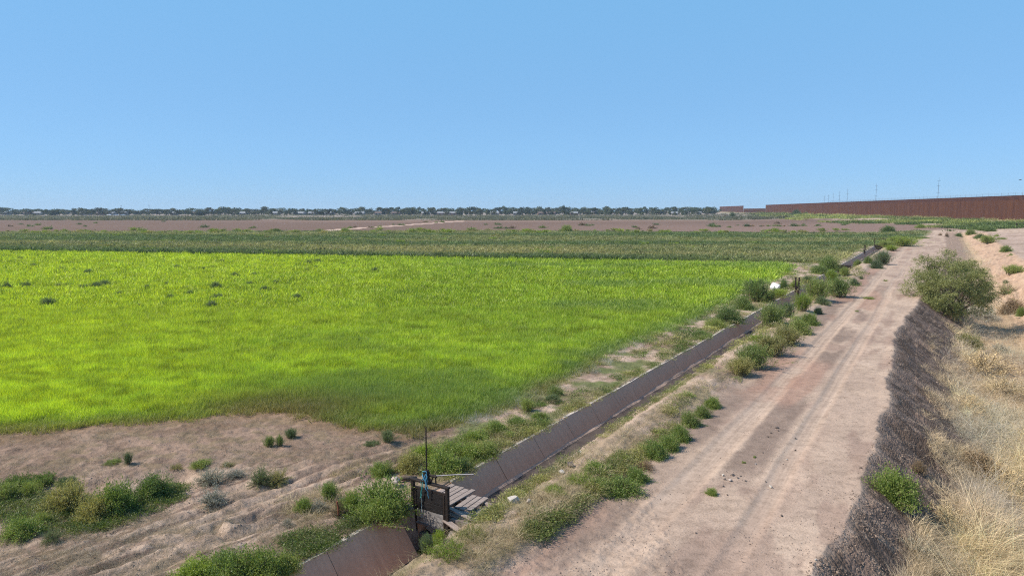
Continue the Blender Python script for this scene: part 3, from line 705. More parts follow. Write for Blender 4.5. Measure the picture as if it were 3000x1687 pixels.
# ---------------------------------------------------------------- scattered ground cover (stuff)
protos_col = {}
def make_protos(key, meshes):
    c = bpy.data.collections.new(key)
    for i, me in enumerate(meshes):
        o = bpy.data.objects.new("%s_%02d" % (key, i), me); c.objects.link(o)
    protos_col[key] = (c, len(meshes)); return c
def tuft_mesh(seed, n, h, spread, w, lean, mat, segs=2, droop=.25):
    r = np.random.RandomState(seed); V = []; Q = []; lc = []
    for i in range(n):
        a = r.uniform(0, 6.28); ra = spread * math.sqrt(r.uniform()); b = np.array([ra * math.cos(a), ra * math.sin(a), 0])
        la = a + r.normal(0, .8); ln = abs(r.normal(lean, lean * .5)); hh = h * r.uniform(.6, 1.15)
        dirv = np.array([math.cos(la), math.sin(la), 0]); side = np.array([-dirv[1], dirv[0], 0]); sa = r.uniform(0, 6.28)
        side = np.array([math.cos(sa), math.sin(sa), 0])
        k0 = len(V); 
        for j in range(segs + 1):
            k = j / segs; p = b + dirv * ln * hh * k ** 1.6 + np.array([0, 0, hh * (k - droop * ln * k * k)])
            ww = w * (1 - k * .85) * .5; V.append(p - side * ww); V.append(p + side * ww)
        for j in range(segs): Q.append([k0 + 2 * j, k0 + 2 * j + 1, k0 + 2 * j + 3, k0 + 2 * j + 2])
        lc += [r.uniform()] * (2 * (segs + 1))
    me = mesh_np('tuft', np.array(V), np.array(Q), mat); a = me.attributes.new('lc', 'FLOAT', 'POINT'); a.data.foreach_set('value', np.array(lc, np.float32)); return me
def sprig_mesh(seed, n, leaf, w, mat):
    r = np.random.RandomState(seed); az = r.uniform(0, 6.28, n); el = r.uniform(.1, 1.4, n); rr = r.uniform(.05, .5, n)
    P = np.stack([rr * np.cos(az), rr * np.sin(az), .30 * r.uniform(0, 1, n) * (1 - rr)], 1)
    D = unit(np.stack([np.cos(az) * np.cos(el), np.sin(az) * np.cos(el), np.sin(el)], 1) + r.normal(0, .4, (n, 3)))
    D[:, 2] = np.abs(D[:, 2]); V, Q = leaf_quads(P, D, leaf * r.uniform(.6, 1.4, n), w * r.uniform(.7, 1.3, n), r)
    me = mesh_np('sprig', V, Q, mat); add_lc(me, r.uniform(0, 1, n)); return me
def clod_mesh(seed, mat):
    r = np.random.RandomState(seed); import bmesh
    bm = bmesh.new(); bmesh.ops.create_icosphere(bm, subdivisions=1, radius=.5)
    for v in bm.verts: v.co = Vector((v.co.x * r.uniform(.7, 1.25), v.co.y * r.uniform(.7, 1.25), v.co.z * r.uniform(.55, .9)))
    me = bpy.data.meshes.new('clod'); bm.to_mesh(me); bm.free(); me.materials.append(mat)
    a = me.attributes.new('lc', 'FLOAT', 'POINT'); a.data.foreach_set('value', r.uniform(.2, .9, len(me.vertices)).astype(np.float32)); return me
M_CLOD = foliage_mat("earth_clod", (.75, .75, .75), (1., 1., 1.), 0.0, 'INSTANCER', .05)
make_protos('grass_tuft', [tuft_mesh(i, 22, .34, .20, .020, .42, M_GRASS) for i in range(5)])
make_protos('far_tuft', [tuft_mesh(20 + i, 16, .36, .42, .055, .45, M_GRASS) for i in range(4)])
make_protos('straw_clump', [tuft_mesh(40 + i, 60, .50, .34, .0065, 1.3, M_STRAWB, 5, .75) for i in range(5)])
make_protos('fine_straw', [tuft_mesh(60 + i, 40, .34, .24, .007, 1.1, M_STRAWB, 3, .5) for i in range(4)])
make_protos('weed_sprig', [sprig_mesh(80 + i, 150, .11, .026, M_GRASS) for i in range(5)])
make_protos('clod', [clod_mesh(90 + i, M_CLOD) for i in range(5)])
def scatter(name, key, pts, rot, scl, tint, label, cat, group=None):
    c, npr = protos_col[key]; n = len(pts)
    me = bpy.data.meshes.new(name); me.vertices.add(n); me.vertices.foreach_set('co', np.asarray(pts, np.float32).ravel())
    def att(nm, ty, dom, data, prop):
        a = me.attributes.new(nm, ty, dom); a.data.foreach_set(prop, np.ascontiguousarray(data).ravel())
    att('rot', 'FLOAT_VECTOR', 'POINT', np.asarray(rot, np.float32), 'vector'); att('scl', 'FLOAT_VECTOR', 'POINT', np.asarray(scl, np.float32), 'vector')
    att('tint', 'FLOAT_COLOR', 'POINT', np.concatenate([tint, np.ones((n, 1))], 1).astype(np.float32), 'color')
    att('pid', 'INT', 'POINT', rs.randint(0, npr, n).astype(np.int32), 'value')
    o = link(name, me); tag(o, label, cat, group, 'stuff')
    ng = bpy.data.node_groups.new("scatter_" + name, 'GeometryNodeTree')
    ng.interface.new_socket("Geometry", in_out='INPUT', socket_type='NodeSocketGeometry'); ng.interface.new_socket("Geometry", in_out='OUTPUT', socket_type='NodeSocketGeometry')
    nn = ng.nodes; gi = nn.new('NodeGroupInput'); go = nn.new('NodeGroupOutput')
    ci = nn.new('GeometryNodeCollectionInfo'); ci.inputs['Collection'].default_value = c; ci.inputs['Separate Children'].default_value = True; ci.inputs['Reset Children'].default_value = True
    ip = nn.new('GeometryNodeInstanceOnPoints'); ip.inputs['Pick Instance'].default_value = True
    def na(nm, ty):
        a = nn.new('GeometryNodeInputNamedAttribute'); a.data_type = ty; a.inputs['Name'].default_value = nm
        return [q for q in a.outputs if q.enabled and q.name == 'Attribute'][0]
    e2r = nn.new('FunctionNodeEulerToRotation')
    ng.links.new(gi.outputs[0], ip.inputs['Points']); ng.links.new(ci.outputs[0], ip.inputs['Instance'])
    ng.links.new(na('pid', 'INT'), ip.inputs['Instance Index']); ng.links.new(na('rot', 'FLOAT_VECTOR'), e2r.inputs[0]); ng.links.new(e2r.outputs[0], ip.inputs['Rotation'])
    ng.links.new(na('scl', 'FLOAT_VECTOR'), ip.inputs['Scale']); ng.links.new(ip.outputs[0], go.inputs[0])
    md = o.modifiers.new("scatter", 'NODES'); md.node_group = ng
    return o
def fan_points(n, y0, y1, u0=-.84, u1=.84, power=1.0):
    """random ground points, denser where the ground is near"""
    k = rs.uniform(0, 1, n) ** power; y = 1 / (1 / y0 + (1 / y1 - 1 / y0) * k); x = rs.uniform(u0, u1, n) * y; return x, y
def rots(n, lean=.12, yaw=True):
    return np.stack([rs.normal(0, lean, n), rs.normal(0, lean, n), rs.uniform(0, 6.28, n)], 1)
def tintf(a, b, m, jit=.12):
    c = a[None] + (b - a)[None] * np.clip(m, 0, 1)[:, None]; return np.clip(c * (1 + rs.normal(0, jit, (len(m), 1))), 0, 1)

def lime_edge(x, y):
    s, t = ST(x, y); jag = 1.6 * (fbm(x * .6, y * .6, 141, 4) - .5)
    e = np.minimum(np.minimum(y_top(x) - y, (field_edge_t(s) - t) + jag * .5), (y - y_near(x)) + jag)
    return np.where(s < 14, np.minimum(e, (-12.3 - t) * 2 + jag), e)
LIME = C(.58, .67, .045); LIMED = C(.36, .48, .050); DULL = C(.27, .38, .10); TAN = C(.34, .25, .13)
def lime_tint(x, y, e):
    s, t = ST(x, y)
    big = fbm(x * .09, y * .13, 181, 4); fine = fbm(x * .55, y * .55, 183, 3)
    left = ss(6, -22, x + .12 * y + 22 * (big - .5))                       # the stand is yellower away from the ditch
    m = .16 + .66 * left + .30 * (big - .5) + 1.2 * (fbm(x * 2.6, y * 3.2, 184, 3) - .5) + .3 * (fine - .5)
    c = tintf(LIMED, LIME, m, .20)
    c = c * (.72 + .42 * ss(.28, .50, fbm(x * 1.7, y * 3.4, 189, 3)))[:, None] * (1 + .22 * ss(45, 20, y))[:, None] * (.95 + .1 * ss(.35, .5, fbm(x * .4, y * .9, 190, 3)))[:, None]  # near tufts tinted brighter to offset the shade between them
    dull = ss(.50, .70, fbm(x * .11 + 5, y * .16, 187, 3)) * ss(-14, 2, x) * .6 + ss(1.3, .2, e) * .5 + ss(-13.6, -12.3, t) * .3 + .55 * ss(.50, .62, fbm((x + 3) * .25, y * .3, 188, 3)) * np.exp(-((y - 26) / 6) ** 2) * ss(-12, -4, x)
    c = mix(c, DULL, np.clip(dull, 0, .95)); 
    c = mix(c, TAN, ss(.9, -.3, e + 1.2 * (fine - .5)) * ss(34, 24, y) * .7)
    c = mix(c, C(.38, .24, .13), np.exp(-((x + 6.5) / 3.0) ** 2 - ((y - 21.3) / 1.3) ** 2) * .8)
    c = mix(c, DULL, np.exp(-((x + 4.0) / 4.0) ** 2 - ((y - 22.5) / 2.2) ** 2) * .75)
    return c
x, y = fan_points(150000, 17.0, 112); e = lime_edge(x, y); k = (e > -1.5 * rs.uniform(0, 1, len(x)) ** 2.5) & ((e > 1.2) | (rs.uniform(0, 1, len(x)) < .25 + .6 * e)); x, y, e = x[k], y[k], e[k]
hn = .60 + .35 * fbm(x * .45, y * .45, 191, 3) + .55 * fbm(x * 1.9, y * 2.4, 192, 2); hn *= .5 + .5 * ss(-.3, 1.8, e)
sc = np.clip(y / 30, .8, 2.2); tint = lime_tint(x, y, e)
S = np.stack([sc, sc, hn * (1 + .25 * (sc - 1))], 1)
near_m = y < 42
z = zf(x, y)
R = rots(len(x), .14)
scatter('crop_grass', 'grass_tuft', np.stack([x, y, z], 1)[near_m], R[near_m], S[near_m], tint[near_m], 'bright lime green crop grass filling the near part of the field', 'grass')
sfar = S[~near_m] * .8
scatter('crop_grass', 'far_tuft', np.stack([x, y, z], 1)[~near_m], R[~near_m], sfar, tint[~near_m], 'bright lime crop grass towards the far edge of the field', 'grass')
# weedy field
x, y = fan_points(60000, 80, 215); s, t = ST(x, y)
k = (y > y_top(x) + .3) & (y < y_mid(x)) & (t < -10.8 + 8 * ss(120, 200, s)) & ~((y - y_top(x) < 2.6) & (x > 15)); x, y = x[k], y[k]
band = fbm(x * .015, y * .07, 151, 4); b2 = ss(6, 14, y - y_top(x)) * ss(30, 18, y - y_top(x)) * ss(.35, .6, fbm(x * .02, y * .1, 153, 3))
m = np.clip(ss(.46, .64, band) * .6 + b2 * .9 + .5 * (fbm(x * .2, y * .2, 195, 3) - .5), 0, 1)
tint = tintf(C(.155, .215, .085), C(.38, .36, .16), m, .28)
edgeline = ss(2.2, .2, y - y_top(x)); tint = mix(tint, C(.05, .09, .03), edgeline * .8)
sz = rs.uniform(.8, 2.0, len(x)) * (1 + .6 * edgeline)
scatter('field_scrub', 'far_tuft', np.stack([x, y, zf(x, y)], 1), rots(len(x)), np.stack([sz * 1.5, sz * 1.5, sz * .5], 1), tint, 'low scrubby growth covering the dull green field', 'scrub')
# ditch bank weeds (left side) and berm
x, y = fan_points(42000, 9, 150, -.5, .84); s, t = ST(x, y)
left = (t < LIP_L - .03) & (t > field_edge_t(s) - .2) & (s > 12.2) & (s < 135)
cov = fbm(s * .45, t * 1.1, 201, 4) + .22 * ss(-10.4, -9.5, t) - .05
cov2 = fbm(s * .35, t * 1.8, 203, 4)
berm = (t > LIP_R + .05) & (t < -6.0) & (s < 150) & (s > 8)
bcov = cov2 + .13 * ss(-7.0, -7.6, t) - .10 * ss(15.5, 17, s) * ss(-7.55, -7.2, t) - .07 * ss(13.6, 12.8, s) * ss(-7.5, -7.2, t) - .02
k = (left & (cov > .50 + .5 * ss(-10.5, -11.0, t) * ss(19, 17, s))) | (berm & (bcov > .535) & (s > 10.6)); x, y, s, t = x[k], y[k], s[k], t[k]
m = fbm(s * .7, t * 2, 205, 3); bermk = t > -8
tint = tintf(C(.15, .22, .05), C(.38, .37, .13), ss(.35, .65, m) + .3 * bermk, .25); tint = mix(tint, C(.50, .42, .25), (rs.uniform(0, 1, len(x)) > .82) * .8)
sz = rs.uniform(.28, .62, len(x)) * np.clip(y / 22, 1, 2.2)
scatter('bank_weeds', 'weed_sprig', np.stack([x, y, zf(x, y)], 1), rots(len(x), .15), np.stack([sz, sz, sz * rs.uniform(.5, 1.1, len(x))], 1), tint, 'low green weeds carpeting both banks of the concrete ditch', 'weeds')
# dry straw on the berm and between weeds
x, y = fan_points(26000, 9, 90, -.6, .84); s, t = ST(x, y)
k = ((t > LIP_R + .1) & (t < -6.1) & (fbm(s * .5, t * 1.5, 211, 3) > .47)) | ((t < LIP_L - .1) & (t > -12) & (s > 9) & (fbm(s * .6, t, 213, 3) > .56)); x, y = x[k], y[k]
sz = rs.uniform(.4, .9, len(x))
scatter('dry_straw', 'fine_straw', np.stack([x, y, zf(x, y)], 1), rots(len(x), .3), np.stack([sz, sz, sz * .6], 1), tintf(C(.36, .29, .15), C(.52, .42, .25), rs.uniform(0, 1, len(x))), 'dry straw lying among the weeds beside the ditch', 'straw')
# stubble on the headland
x, y = fan_points(20000, 8, 24, -.86, .25); e = lime_edge(x, y); s, t = ST(x, y)
k = (e < 0) & (t < -9.5) & (fbm(x * .7, y * .7, 215, 3) > .43); x, y = x[k], y[k]; sz = rs.uniform(.2, .5, len(x))
scatter('headland_stubble', 'fine_straw', np.stack([x, y, zf(x, y)], 1), rots(len(x), .4), np.stack([sz, sz, sz * .5], 1), tintf(C(.28, .22, .15), C(.50, .41, .29), rs.uniform(0, 1, len(x))), 'sparse dry stubble on the bare headland', 'stubble')
x, y = fan_points(9000, 8.5, 16, -.86, .0); s, t = ST(x, y)
d1 = poly_dist(x, y, [G(0, 1440), G(150, 1500), G(260, 1520), G(440, 1460)]); k = (fbm(x * .8, y * .8, 217, 3) > .50) & ((d1 < .75) | ((t > -10.6) & (t < LIP_L - .05) & (s < 10)))
x, y = x[k], y[k]; sz = rs.uniform(.3, .6, len(x))
scatter('headland_weeds', 'weed_sprig', np.stack([x, y, zf(x, y)], 1), rots(len(x), .15), np.stack([sz, sz, sz * .7], 1), tintf(C(.10, .17, .035), C(.25, .27, .09), rs.uniform(0, 1, len(x)), .2), 'low mixed weeds in the patch at the left of the headland', 'weeds')
# silvery row between crop and bank
x, y = fan_points(9000, 17, 60, -.3, .8); s, t = ST(x, y); e = field_edge_t(s)
k = (np.abs(t - e - .15) < .34) & (s > 16) & (s < 40) & (fbm(s * .4, t, 219, 3) > .44); x, y = x[k], y[k]; sz = rs.uniform(.4, .75, len(x))
scatter('silver_row', 'fine_straw', np.stack([x, y, zf(x, y)], 1), rots(len(x), .2), np.stack([sz, sz, sz * 1.3], 1), tintf(C(.36, .37, .31), C(.56, .56, .50), rs.uniform(0, 1, len(x))), 'silvery grey dry plants in a row along the crop edge', 'dry plants')
# dry grass in the canal
x, y = fan_points(30000, 8, 190, .05, .86); s, t = ST(x, y); d = t - crestL(s)
zc = fbm(x * .35, y * .35, 221, 4)
k = (d > 2.15 + 1.3 * (fbm(s * .5, t * .5, 223, 3) - .5) * 2) & (t < 6.0 + 1.2 * (zc - .5)) & (s < 190) & (zc > .36); x, y, s, t, zc = x[k], y[k], s[k], t[k], zc[k]
g = fbm(x * .5 + 9, y * .5, 225, 3)
tint = tintf(C(.70, .55, .38), C(.96, .74, .43), ss(.40, .58, g), .2); tint = mix(tint, C(.27, .21, .16), ss(.56, .68, fbm(x * .8, y * .8, 227, 3)) * .75); tint = mix(tint, C(.52, .50, .46), ss(.54, .64, fbm(x * .45, y * .45, 229, 3)) * .6)
sz = rs.uniform(.65, 1.35, len(x)) * (.8 + .6 * zc)
lift = .30 * ss(.4, .62, zc)
scatter('dry_grass', 'straw_clump', np.stack([x, y, zf(x, y) + lift * 0], 1), rots(len(x), .8), np.stack([sz, sz, sz * (.5 + lift * 2)], 1), tint, 'tangled straw coloured dry grass filling the dry canal bed', 'dry grass')
x, y = fan_points(26000, 8, 60, .05, .86); s, t = ST(x, y); d = t - crestL(s)
zc = fbm(x * .6, y * .6, 231, 4); k = (d > 1.2) & (t < 6) & (zc > .50 - .12 * ss(2, 3, d)); x, y = x[k], y[k]; sz = rs.uniform(.5, 1.2, len(x))
scatter('fine_dry_grass', 'fine_straw', np.stack([x, y, zf(x, y)], 1), rots(len(x), .4), np.stack([sz, sz, sz], 1), tintf(C(.48, .38, .26), C(.78, .62, .40), rs.uniform(0, 1, len(x)), .2), 'thin dry grass creeping up the dark canal bank', 'dry grass')
# clods
x, y = fan_points(42000, 9, 60, .1, .8); s, t = ST(x, y); d = t - crestL(s)
k = (d > -.05) & (d < 3.3) & (fbm(x * 1.5, y * 1.5, 241, 3) > .42); x, y = x[k], y[k]; sz = rs.uniform(.012, .042, len(x)) * (1 + (rs.uniform(0, 1, len(x)) > .95) * 1.2)
scatter('bank_clods', 'clod', np.stack([x, y, zf(x, y)], 1), rots(len(x), 1.), np.stack([sz, sz, sz], 1), tintf(C(.13, .10, .082), C(.36, .27, .21), rs.uniform(0, 1, len(x)) ** 1.6, .1), 'dark crumbly clods of earth on the canal bank', 'clods')
x, y = fan_points(22000, 8, 40, -.86, .8); s, t = ST(x, y); e = lime_edge(x, y)
k = (e < -.1) & (t < crestL(s) - .1) & ((fbm(x * 1.1, y * 1.1, 243, 3) > .52) | ((np.abs(t + 6.12) < .22) & (s < 17))) & ((t < LIP_L) | (t > LIP_R + .1)) ; x, y = x[k], y[k]; sz = rs.uniform(.010, .038, len(x))
scatter('loose_gravel', 'clod', np.stack([x, y, zf(x, y)], 1), rots(len(x), 1.), np.stack([sz, sz, sz], 1), tintf(C(.15, .115, .10), C(.44, .35, .29), rs.uniform(0, 1, len(x)), .1), 'small loose clods and gravel on road and headland', 'gravel')
# growth in front of the border fence
x, y = fan_points(15000, 165, 800, .35, .84, .9); q = fence_q(x, y)
nn_ = fbm(x * .07, y * .05, 173, 4); k = (q > .6) & (q < 58) & (y > 175) & (nn_ < .52); x, y, q = x[k], y[k], q[k]
sz = rs.uniform(1.2, 3.2, len(x)) * np.clip(y / 260, 1, 2.2)
tint = tintf(C(.15, .21, .065), C(.42, .44, .14), ss(.35, .65, fbm(x * .04, y * .04, 245, 3)), .3); tint = mix(tint, C(.46, .40, .20), ss(16, 5, q) * .85)
scatter('fence_side_weeds', 'far_tuft', np.stack([x, y, zf(x, y)], 1), rots(len(x)), np.stack([sz * 1.3, sz * 1.3, sz * .8], 1), tint, 'green and straw coloured weeds in front of the rust fence', 'weeds')
# grey scrub below the tree line
x, y = fan_points(14000, 400, 760, -.84, .42, .9); k = fbm(x * .02, y * .02, 165, 4) > .44; x, y = x[k], y[k]; sz = rs.uniform(2, 5, len(x))
scatter('distant_scrub', 'far_tuft', np.stack([x, y, zf(x, y)], 1), rots(len(x)), np.stack([sz * 1.6, sz * 1.6, sz * .7], 1), tintf(C(.10, .11, .07), C(.28, .27, .20), rs.uniform(0, 1, len(x)), .2), 'grey green scrub on the plain below the tree line', 'scrub')

# ---------------------------------------------------------------- concrete ditch
def concrete_mat():
    m, nt, o = new_mat("ditch_concrete"); geo = N(nt, "ShaderNodeNewGeometry"); P = geo.outputs['Position']
    mp = N(nt, "ShaderNodeMapping"); mp.inputs['Rotation'].default_value = (0, 0, AZ); mp.inputs['Scale'].default_value = (1, 1, 1); nt.links.new(P, mp.inputs[0])
    st = N(nt, "ShaderNodeMapping"); st.inputs['Scale'].default_value = (.6, 5, .8); nt.links.new(mp.outputs[0], st.inputs[0])
    a = noise(nt, st.outputs[0], 1.6, 6, .65); b = noise(nt, P, 14, 5, .7); sx = N(nt, "ShaderNodeSeparateXYZ"); nt.links.new(P, sx.inputs[0])
    c = ramp(nt, a, [(.3, (.42, .255, .165)), (.55, (.50, .318, .212)), (.75, (.56, .37, .255))])
    c = mixc(nt, c, ramp(nt, b, [(.3, (.75, .73, .72)), (.6, (1, 1, 1))]), .8, 'MULTIPLY')
    # reddish silt stain below the old water line
    mr = N(nt, "ShaderNodeMapRange"); mr.inputs[1].default_value = -.05; mr.inputs[2].default_value = -.38; nt.links.new(sx.outputs[2], mr.inputs[0])
    c = mixc(nt, mixc(nt, c, (.42, .33, .275), .25), mixc(nt, c, (.38, .235, .17), .35), mr.outputs[0])
    p = N(nt, "ShaderNodeBsdfPrincipled"); p.inputs['Roughness'].default_value = .9; nt.links.new(c, p.inputs['Base Color'])
    bp = N(nt, "ShaderNodeBump"); bp.inputs['Strength'].default_value = .35; bp.inputs['Distance'].default_value = .02; nt.links.new(mixc(nt, a, b, .5), bp.inputs['Height']); nt.links.new(bp.outputs[0], p.inputs['Normal'])
    nt.links.new(p.outputs[0], o.inputs[0]); return m
M_CONC = concrete_mat()
M_LIP = simple("sunlit_lip_concrete", (.56, .49, .42), .9, 5, .35, .4)  # paler concrete for upward lip faces, sunlight put into the colour
M_SILT = simple("dry_silt", (.42, .31, .245), .95, 3, .3, .6, bscale=20)
M_MUD = simple("dark_mud", (.060, .047, .042), .9, 2.2, .35, .8, col2=(.095, .076, .067), bscale=18)
ditch = empty('concrete_ditch', (*XY(12, -8.5), 0)); tag(ditch, 'concrete lined irrigation ditch running between lime field and dirt road', 'ditch')
def stp(s, t, z):                       # ditch coordinates -> local point of the ditch object
    x, y = XY(s, t); return (x - ditch.location.x, y - ditch.location.y, z)
joints = [5.2, 6.8, 8.4, 10.35]
j2 = [12.2, 14.1, 16.0, 17.9, 19.7, 21.5, 23.1, 24.7]
while j2[-1] < 134: j2.append(j2[-1] + 3.1)
TH = .085
def section(s0, s1, jit):
    t0, z0, dz = jit
    prof = [(LIP_L - .09, -.02), (LIP_L - .09, .012), (LIP_L, .012), (FOOT_L, -.90), (FOOT_R, -.90), (LIP_R, -.02), (LIP_R + .10, -.025), (LIP_R + .10, -.05)]
    outer = [(LIP_L - .10, -.10), (LIP_L - .08, -.10), (LIP_L - .06, -.10), (FOOT_L - .05, -1.0), (FOOT_R + .05, -1.0), (LIP_R + .06, -.10), (LIP_R + .08, -.10), (LIP_R + .10, -.10)]
    nseg = max(1, int((s1 - s0) / 1.0)); vs = []; n = len(prof)
    for i in range(nseg + 1):
        s = s0 + (s1 - s0) * i / nseg
        wav = .012 * math.sin(s * 1.7) + .010 * math.sin(s * 4.1 + 1)
        for (t, z) in prof: vs.append(stp(s, t + t0 + (wav if z > -.5 else 0), z + z0 + dz * (i / nseg - .5)))
        for (t, z) in outer: vs.append(stp(s, t + t0, z + z0))
    fs = []; W = 2 * n
    for i in range(nseg):
        a, b = i * W, (i + 1) * W
        for k in range(n - 1):
            fs.append((a + k, a + k + 1, b + k + 1, b + k)); fs.append((a + n + k, b + n + k, b + n + k + 1, a + n + k + 1))
    for base, rev in ((0, 0), (nseg * W, 1)):
        for k in range(n - 1):
            f = (base + k, base + n + k, base + n + k + 1, base + k + 1); fs.append(f[::-1] if rev else f)
    return vs, fs
for js in (joints, j2):
    for s0, s1 in zip(js[:-1], js[1:]):
        vs_, fs_ = section(s0 + .007, s1 - .007, (random.uniform(-.012, .012), random.uniform(-.008, .008), random.uniform(-.02, .02)))
        me = bpy.data.meshes.new('concrete_panel'); me.from_pydata(vs_, [], fs_); me.materials.append(M_CONC); me.materials.append(M_LIP); me.update()
        for p in me.polygons:
            if p.normal.z > .9 and p.center.z > -.1: p.material_index = 1
            if abs(p.normal.z) > .9 and p.center.z > -.1: p.material_index = 1
        link('concrete_panel', me, ditch)
# dark packing in the joints, set behind the face
mb = MB()
for s in joints[1:-1] + j2[1:-1]:
    pr = [(LIP_L - .04, .0), (LIP_L + .0, .0), (FOOT_L - .012, -.912), (FOOT_R + .012, -.912), (LIP_R, .0), (LIP_R + .04, .0)]
    vs_ = [stp(s - .03, t, z) for t, z in pr] + [stp(s + .03, t, z) for t, z in pr]
    vs_ = [(v[0], v[1], v[2] - .015) for v in vs_]
    mb.add(vs_, [(k, k + 1, 7 + k, 6 + k) for k in range(5)])
mb.obj('joint_filler', simple('tar_filler', (.11, .09, .08), .9, 8, .3, .2), ditch)
# silt bed upstream, mud along its middle, floor downstream
def bed(name, s0, s1, prof, mat, seed):
    n = int((s1 - s0) / .35); vs = []; m = len(prof)
    for i in range(n + 1):
        s = s0 + (s1 - s0) * i / n
        for k, (t, z) in enumerate(prof):
            e = (fbm(np.array([s * 1.1]), np.array([k * 1.7]), seed, 3)[0] - .5)
            vs.append(stp(s, t + (e * .10 if 0 < k < m - 1 else 0), z + e * .05 * (0 < k < m - 1)))
    fs = [(i * m + k, i * m + k + 1, (i + 1) * m + k + 1, (i + 1) * m + k) for i in range(n) for k in range(m - 1)]
    me = bpy.data.meshes.new(name); me.from_pydata(vs, [], fs); me.materials.append(mat)
    me.polygons.foreach_set('use_smooth', [True] * len(fs)); me.update(); return link(name, me, ditch)
bed('silt_bed', 10.9, 134, [(-8.99, -.49), (-8.93, -.515), (-8.87, -.55), (-8.80, -.60), (-8.7, -.62)], M_SILT, 301)
bed('mud_bed', 10.9, 134, [(-8.875, -.575), (-8.72, -.572), (-8.5, -.58), (-8.3, -.575), (-8.15, -.56), (-8.00, -.53)], M_MUD, 302)
bed('mud_bed', 5.0, 10.8, [(-8.74, -.80), (-8.62, -.82), (-8.45, -.83), (-8.3, -.80), (-8.26, -.78)], M_MUD, 303)
# end wall at the far end
mb = MB(); pr = [(LIP_L - .12, .06), (FOOT_L, -.95), (FOOT_R, -.95), (LIP_R + .12, .06)]
mb.add([stp(134.02, t, z) for t, z in pr] + [stp(134.2, t, z) for t, z in pr], [(0, 1, 2, 3), (7, 6, 5, 4), (0, 3, 7, 4), (0, 4, 5, 1), (3, 2, 6, 7)])
mb.obj('end_wall', M_CONC, ditch)

# gate structure: transition walls
M_DARKM = simple("blackened_steel", (.022, .019, .018), .7, 9, .5, .3, metallic=.2, col2=(.045, .032, .025))
M_GREYM = simple("galvanised_pipe", (.20, .20, .22), .6, 9, .3, .1, metallic=.7)
M_OLDW = simple("weathered_plank", (.36, .30, .265), .9, 3, .45, .6, stretch=(1, 12, 12), col2=(.20, .16, .14))
M_BLKW = simple("tarred_board", (.012, .011, .011), .85, 3, .5, .5, stretch=(2, 10, 10), col2=(.03, .026, .025))
M_GRYW = simple("stained_grey_board", (.34, .32, .30), .85, 4, .8, .5, stretch=(2, 6, 6), col2=(.06, .05, .05))
def to_local(root, s, t, z): x, y = XY(s, t); v = Vector((x, y, z)) - root.location; v.rotate(Matrix.Rotation(-root.rotation_euler.z, 3, 'Z')); return v
GS, GL, GR_ = 10.72, -9.16, -8.25
wing = empty('headwall', (*XY(10.5, -8.7), 0)); tag(wing, 'mossy stained concrete headwall, right side darkened for shade, that the slide gate is set in', 'headwall')
def prism_st(mb, root, cs):     # 8 corners given as (s,t,z): bottom 4 then top 4
    mb.add([to_local(root, *c) for c in cs], [(3, 2, 1, 0), (4, 5, 6, 7), (0, 1, 5, 4), (1, 2, 6, 5), (2, 3, 7, 6), (3, 0, 4, 7)])
M_WING = simple("stained_shaded_headwall", (.27, .24, .22), .9, 3, .6, .5, col2=(.10, .075, .062))
mb = MB(); prism_st(mb, wing, [(9.75, -9.20, -.95), (9.75, -9.45, -.95), (10.75, -9.45, -.95), (10.75, -9.02, -.95), (9.75, -9.33, -.02), (9.75, -9.5, -.02), (10.75, -9.5, .02), (10.75, -9.10, .02)]); bevel(mb.obj('wing_wall', M_WING, wing), .04, 2)
mb = MB(); prism_st(mb, wing, [(10.2, -8.12, -.95), (10.66, -8.22, -.95), (10.66, -7.6, -.95), (10.2, -7.55, -.95), (10.2, -7.98, -.30), (10.66, -8.14, -.22), (10.66, -7.6, -.22), (10.2, -7.55, -.30)]); bevel(mb.obj('wing_wall', M_WING, wing), .03, 2)
mb = MB(); prism_st(mb, wing, [(10.78, -9.35, -.95), (12.3, -9.40, -.95), (12.3, -9.10, -.95), (10.78, -9.08, -.95), (10.78, -9.45, -.03), (12.17, -9.45, -.01), (12.17, -9.29, -.01), (10.78, -9.14, -.03)]); mb.obj('side_wall', M_CONC, wing)
mb = MB(); prism_st(mb, wing, [(10.78, -8.24, -.95), (12.2, -8.0, -.95), (12.2, -7.7, -.95), (10.78, -7.7, -.95), (10.78, -8.22, -.05), (12.2, -7.75, -.04), (12.2, -7.6, -.04), (10.78, -7.6, -.05)]); mb.obj('side_wall', M_WING, wing)  # right walls use the dark stained mix to paint in shade
mb = MB(); prism_st(mb, wing, [(10.80, -9.14, -.95), (10.80, -8.2, -.95), (10.95, -8.2, -.95), (10.95, -9.14, -.95), (10.80, -9.14, -.60), (10.80, -8.2, -.60), (10.95, -8.2, -.60), (10.95, -9.14, -.60)]); mb.obj('sill', M_WING, wing)

gate = empty('slide_gate', (*XY(GS, (GL + GR_) / 2), -.9), -AZ)          # local x across the ditch, y upstream
tag(gate, 'black framed slide gate with crank standing across the ditch, nearest of the gates', 'gate')
hw = (GR_ - GL) / 2; top = 1.50
M0 = None
for sx_ in (-1, 1):
    mb = MB(); mb.box(sx_ * hw - .035, sx_ * hw + .035, -.035, .035, 0, top); bevel(mb.obj('post', M_DARKM, gate), .006)
    mb = MB(); mb.box(sx_ * (hw - .075) - .018, sx_ * (hw - .075) + .018, -.03, .012, .30, top - .14); mb.obj('guide_rail', M_DARKM, gate)
mb = MB(); mb.box(-hw - .045, hw + .045, -.045, .045, top, top + .045); bevel(mb.obj('top_bar', M_DARKM, gate), .006)
mb = MB(); mb.box(-hw + .04, hw - .04, -.012, .030, top - .165, top - .115); mb.obj('cross_bar', M_DARKM, gate)
bz = [.60, .73, .92, 1.10, 1.33]
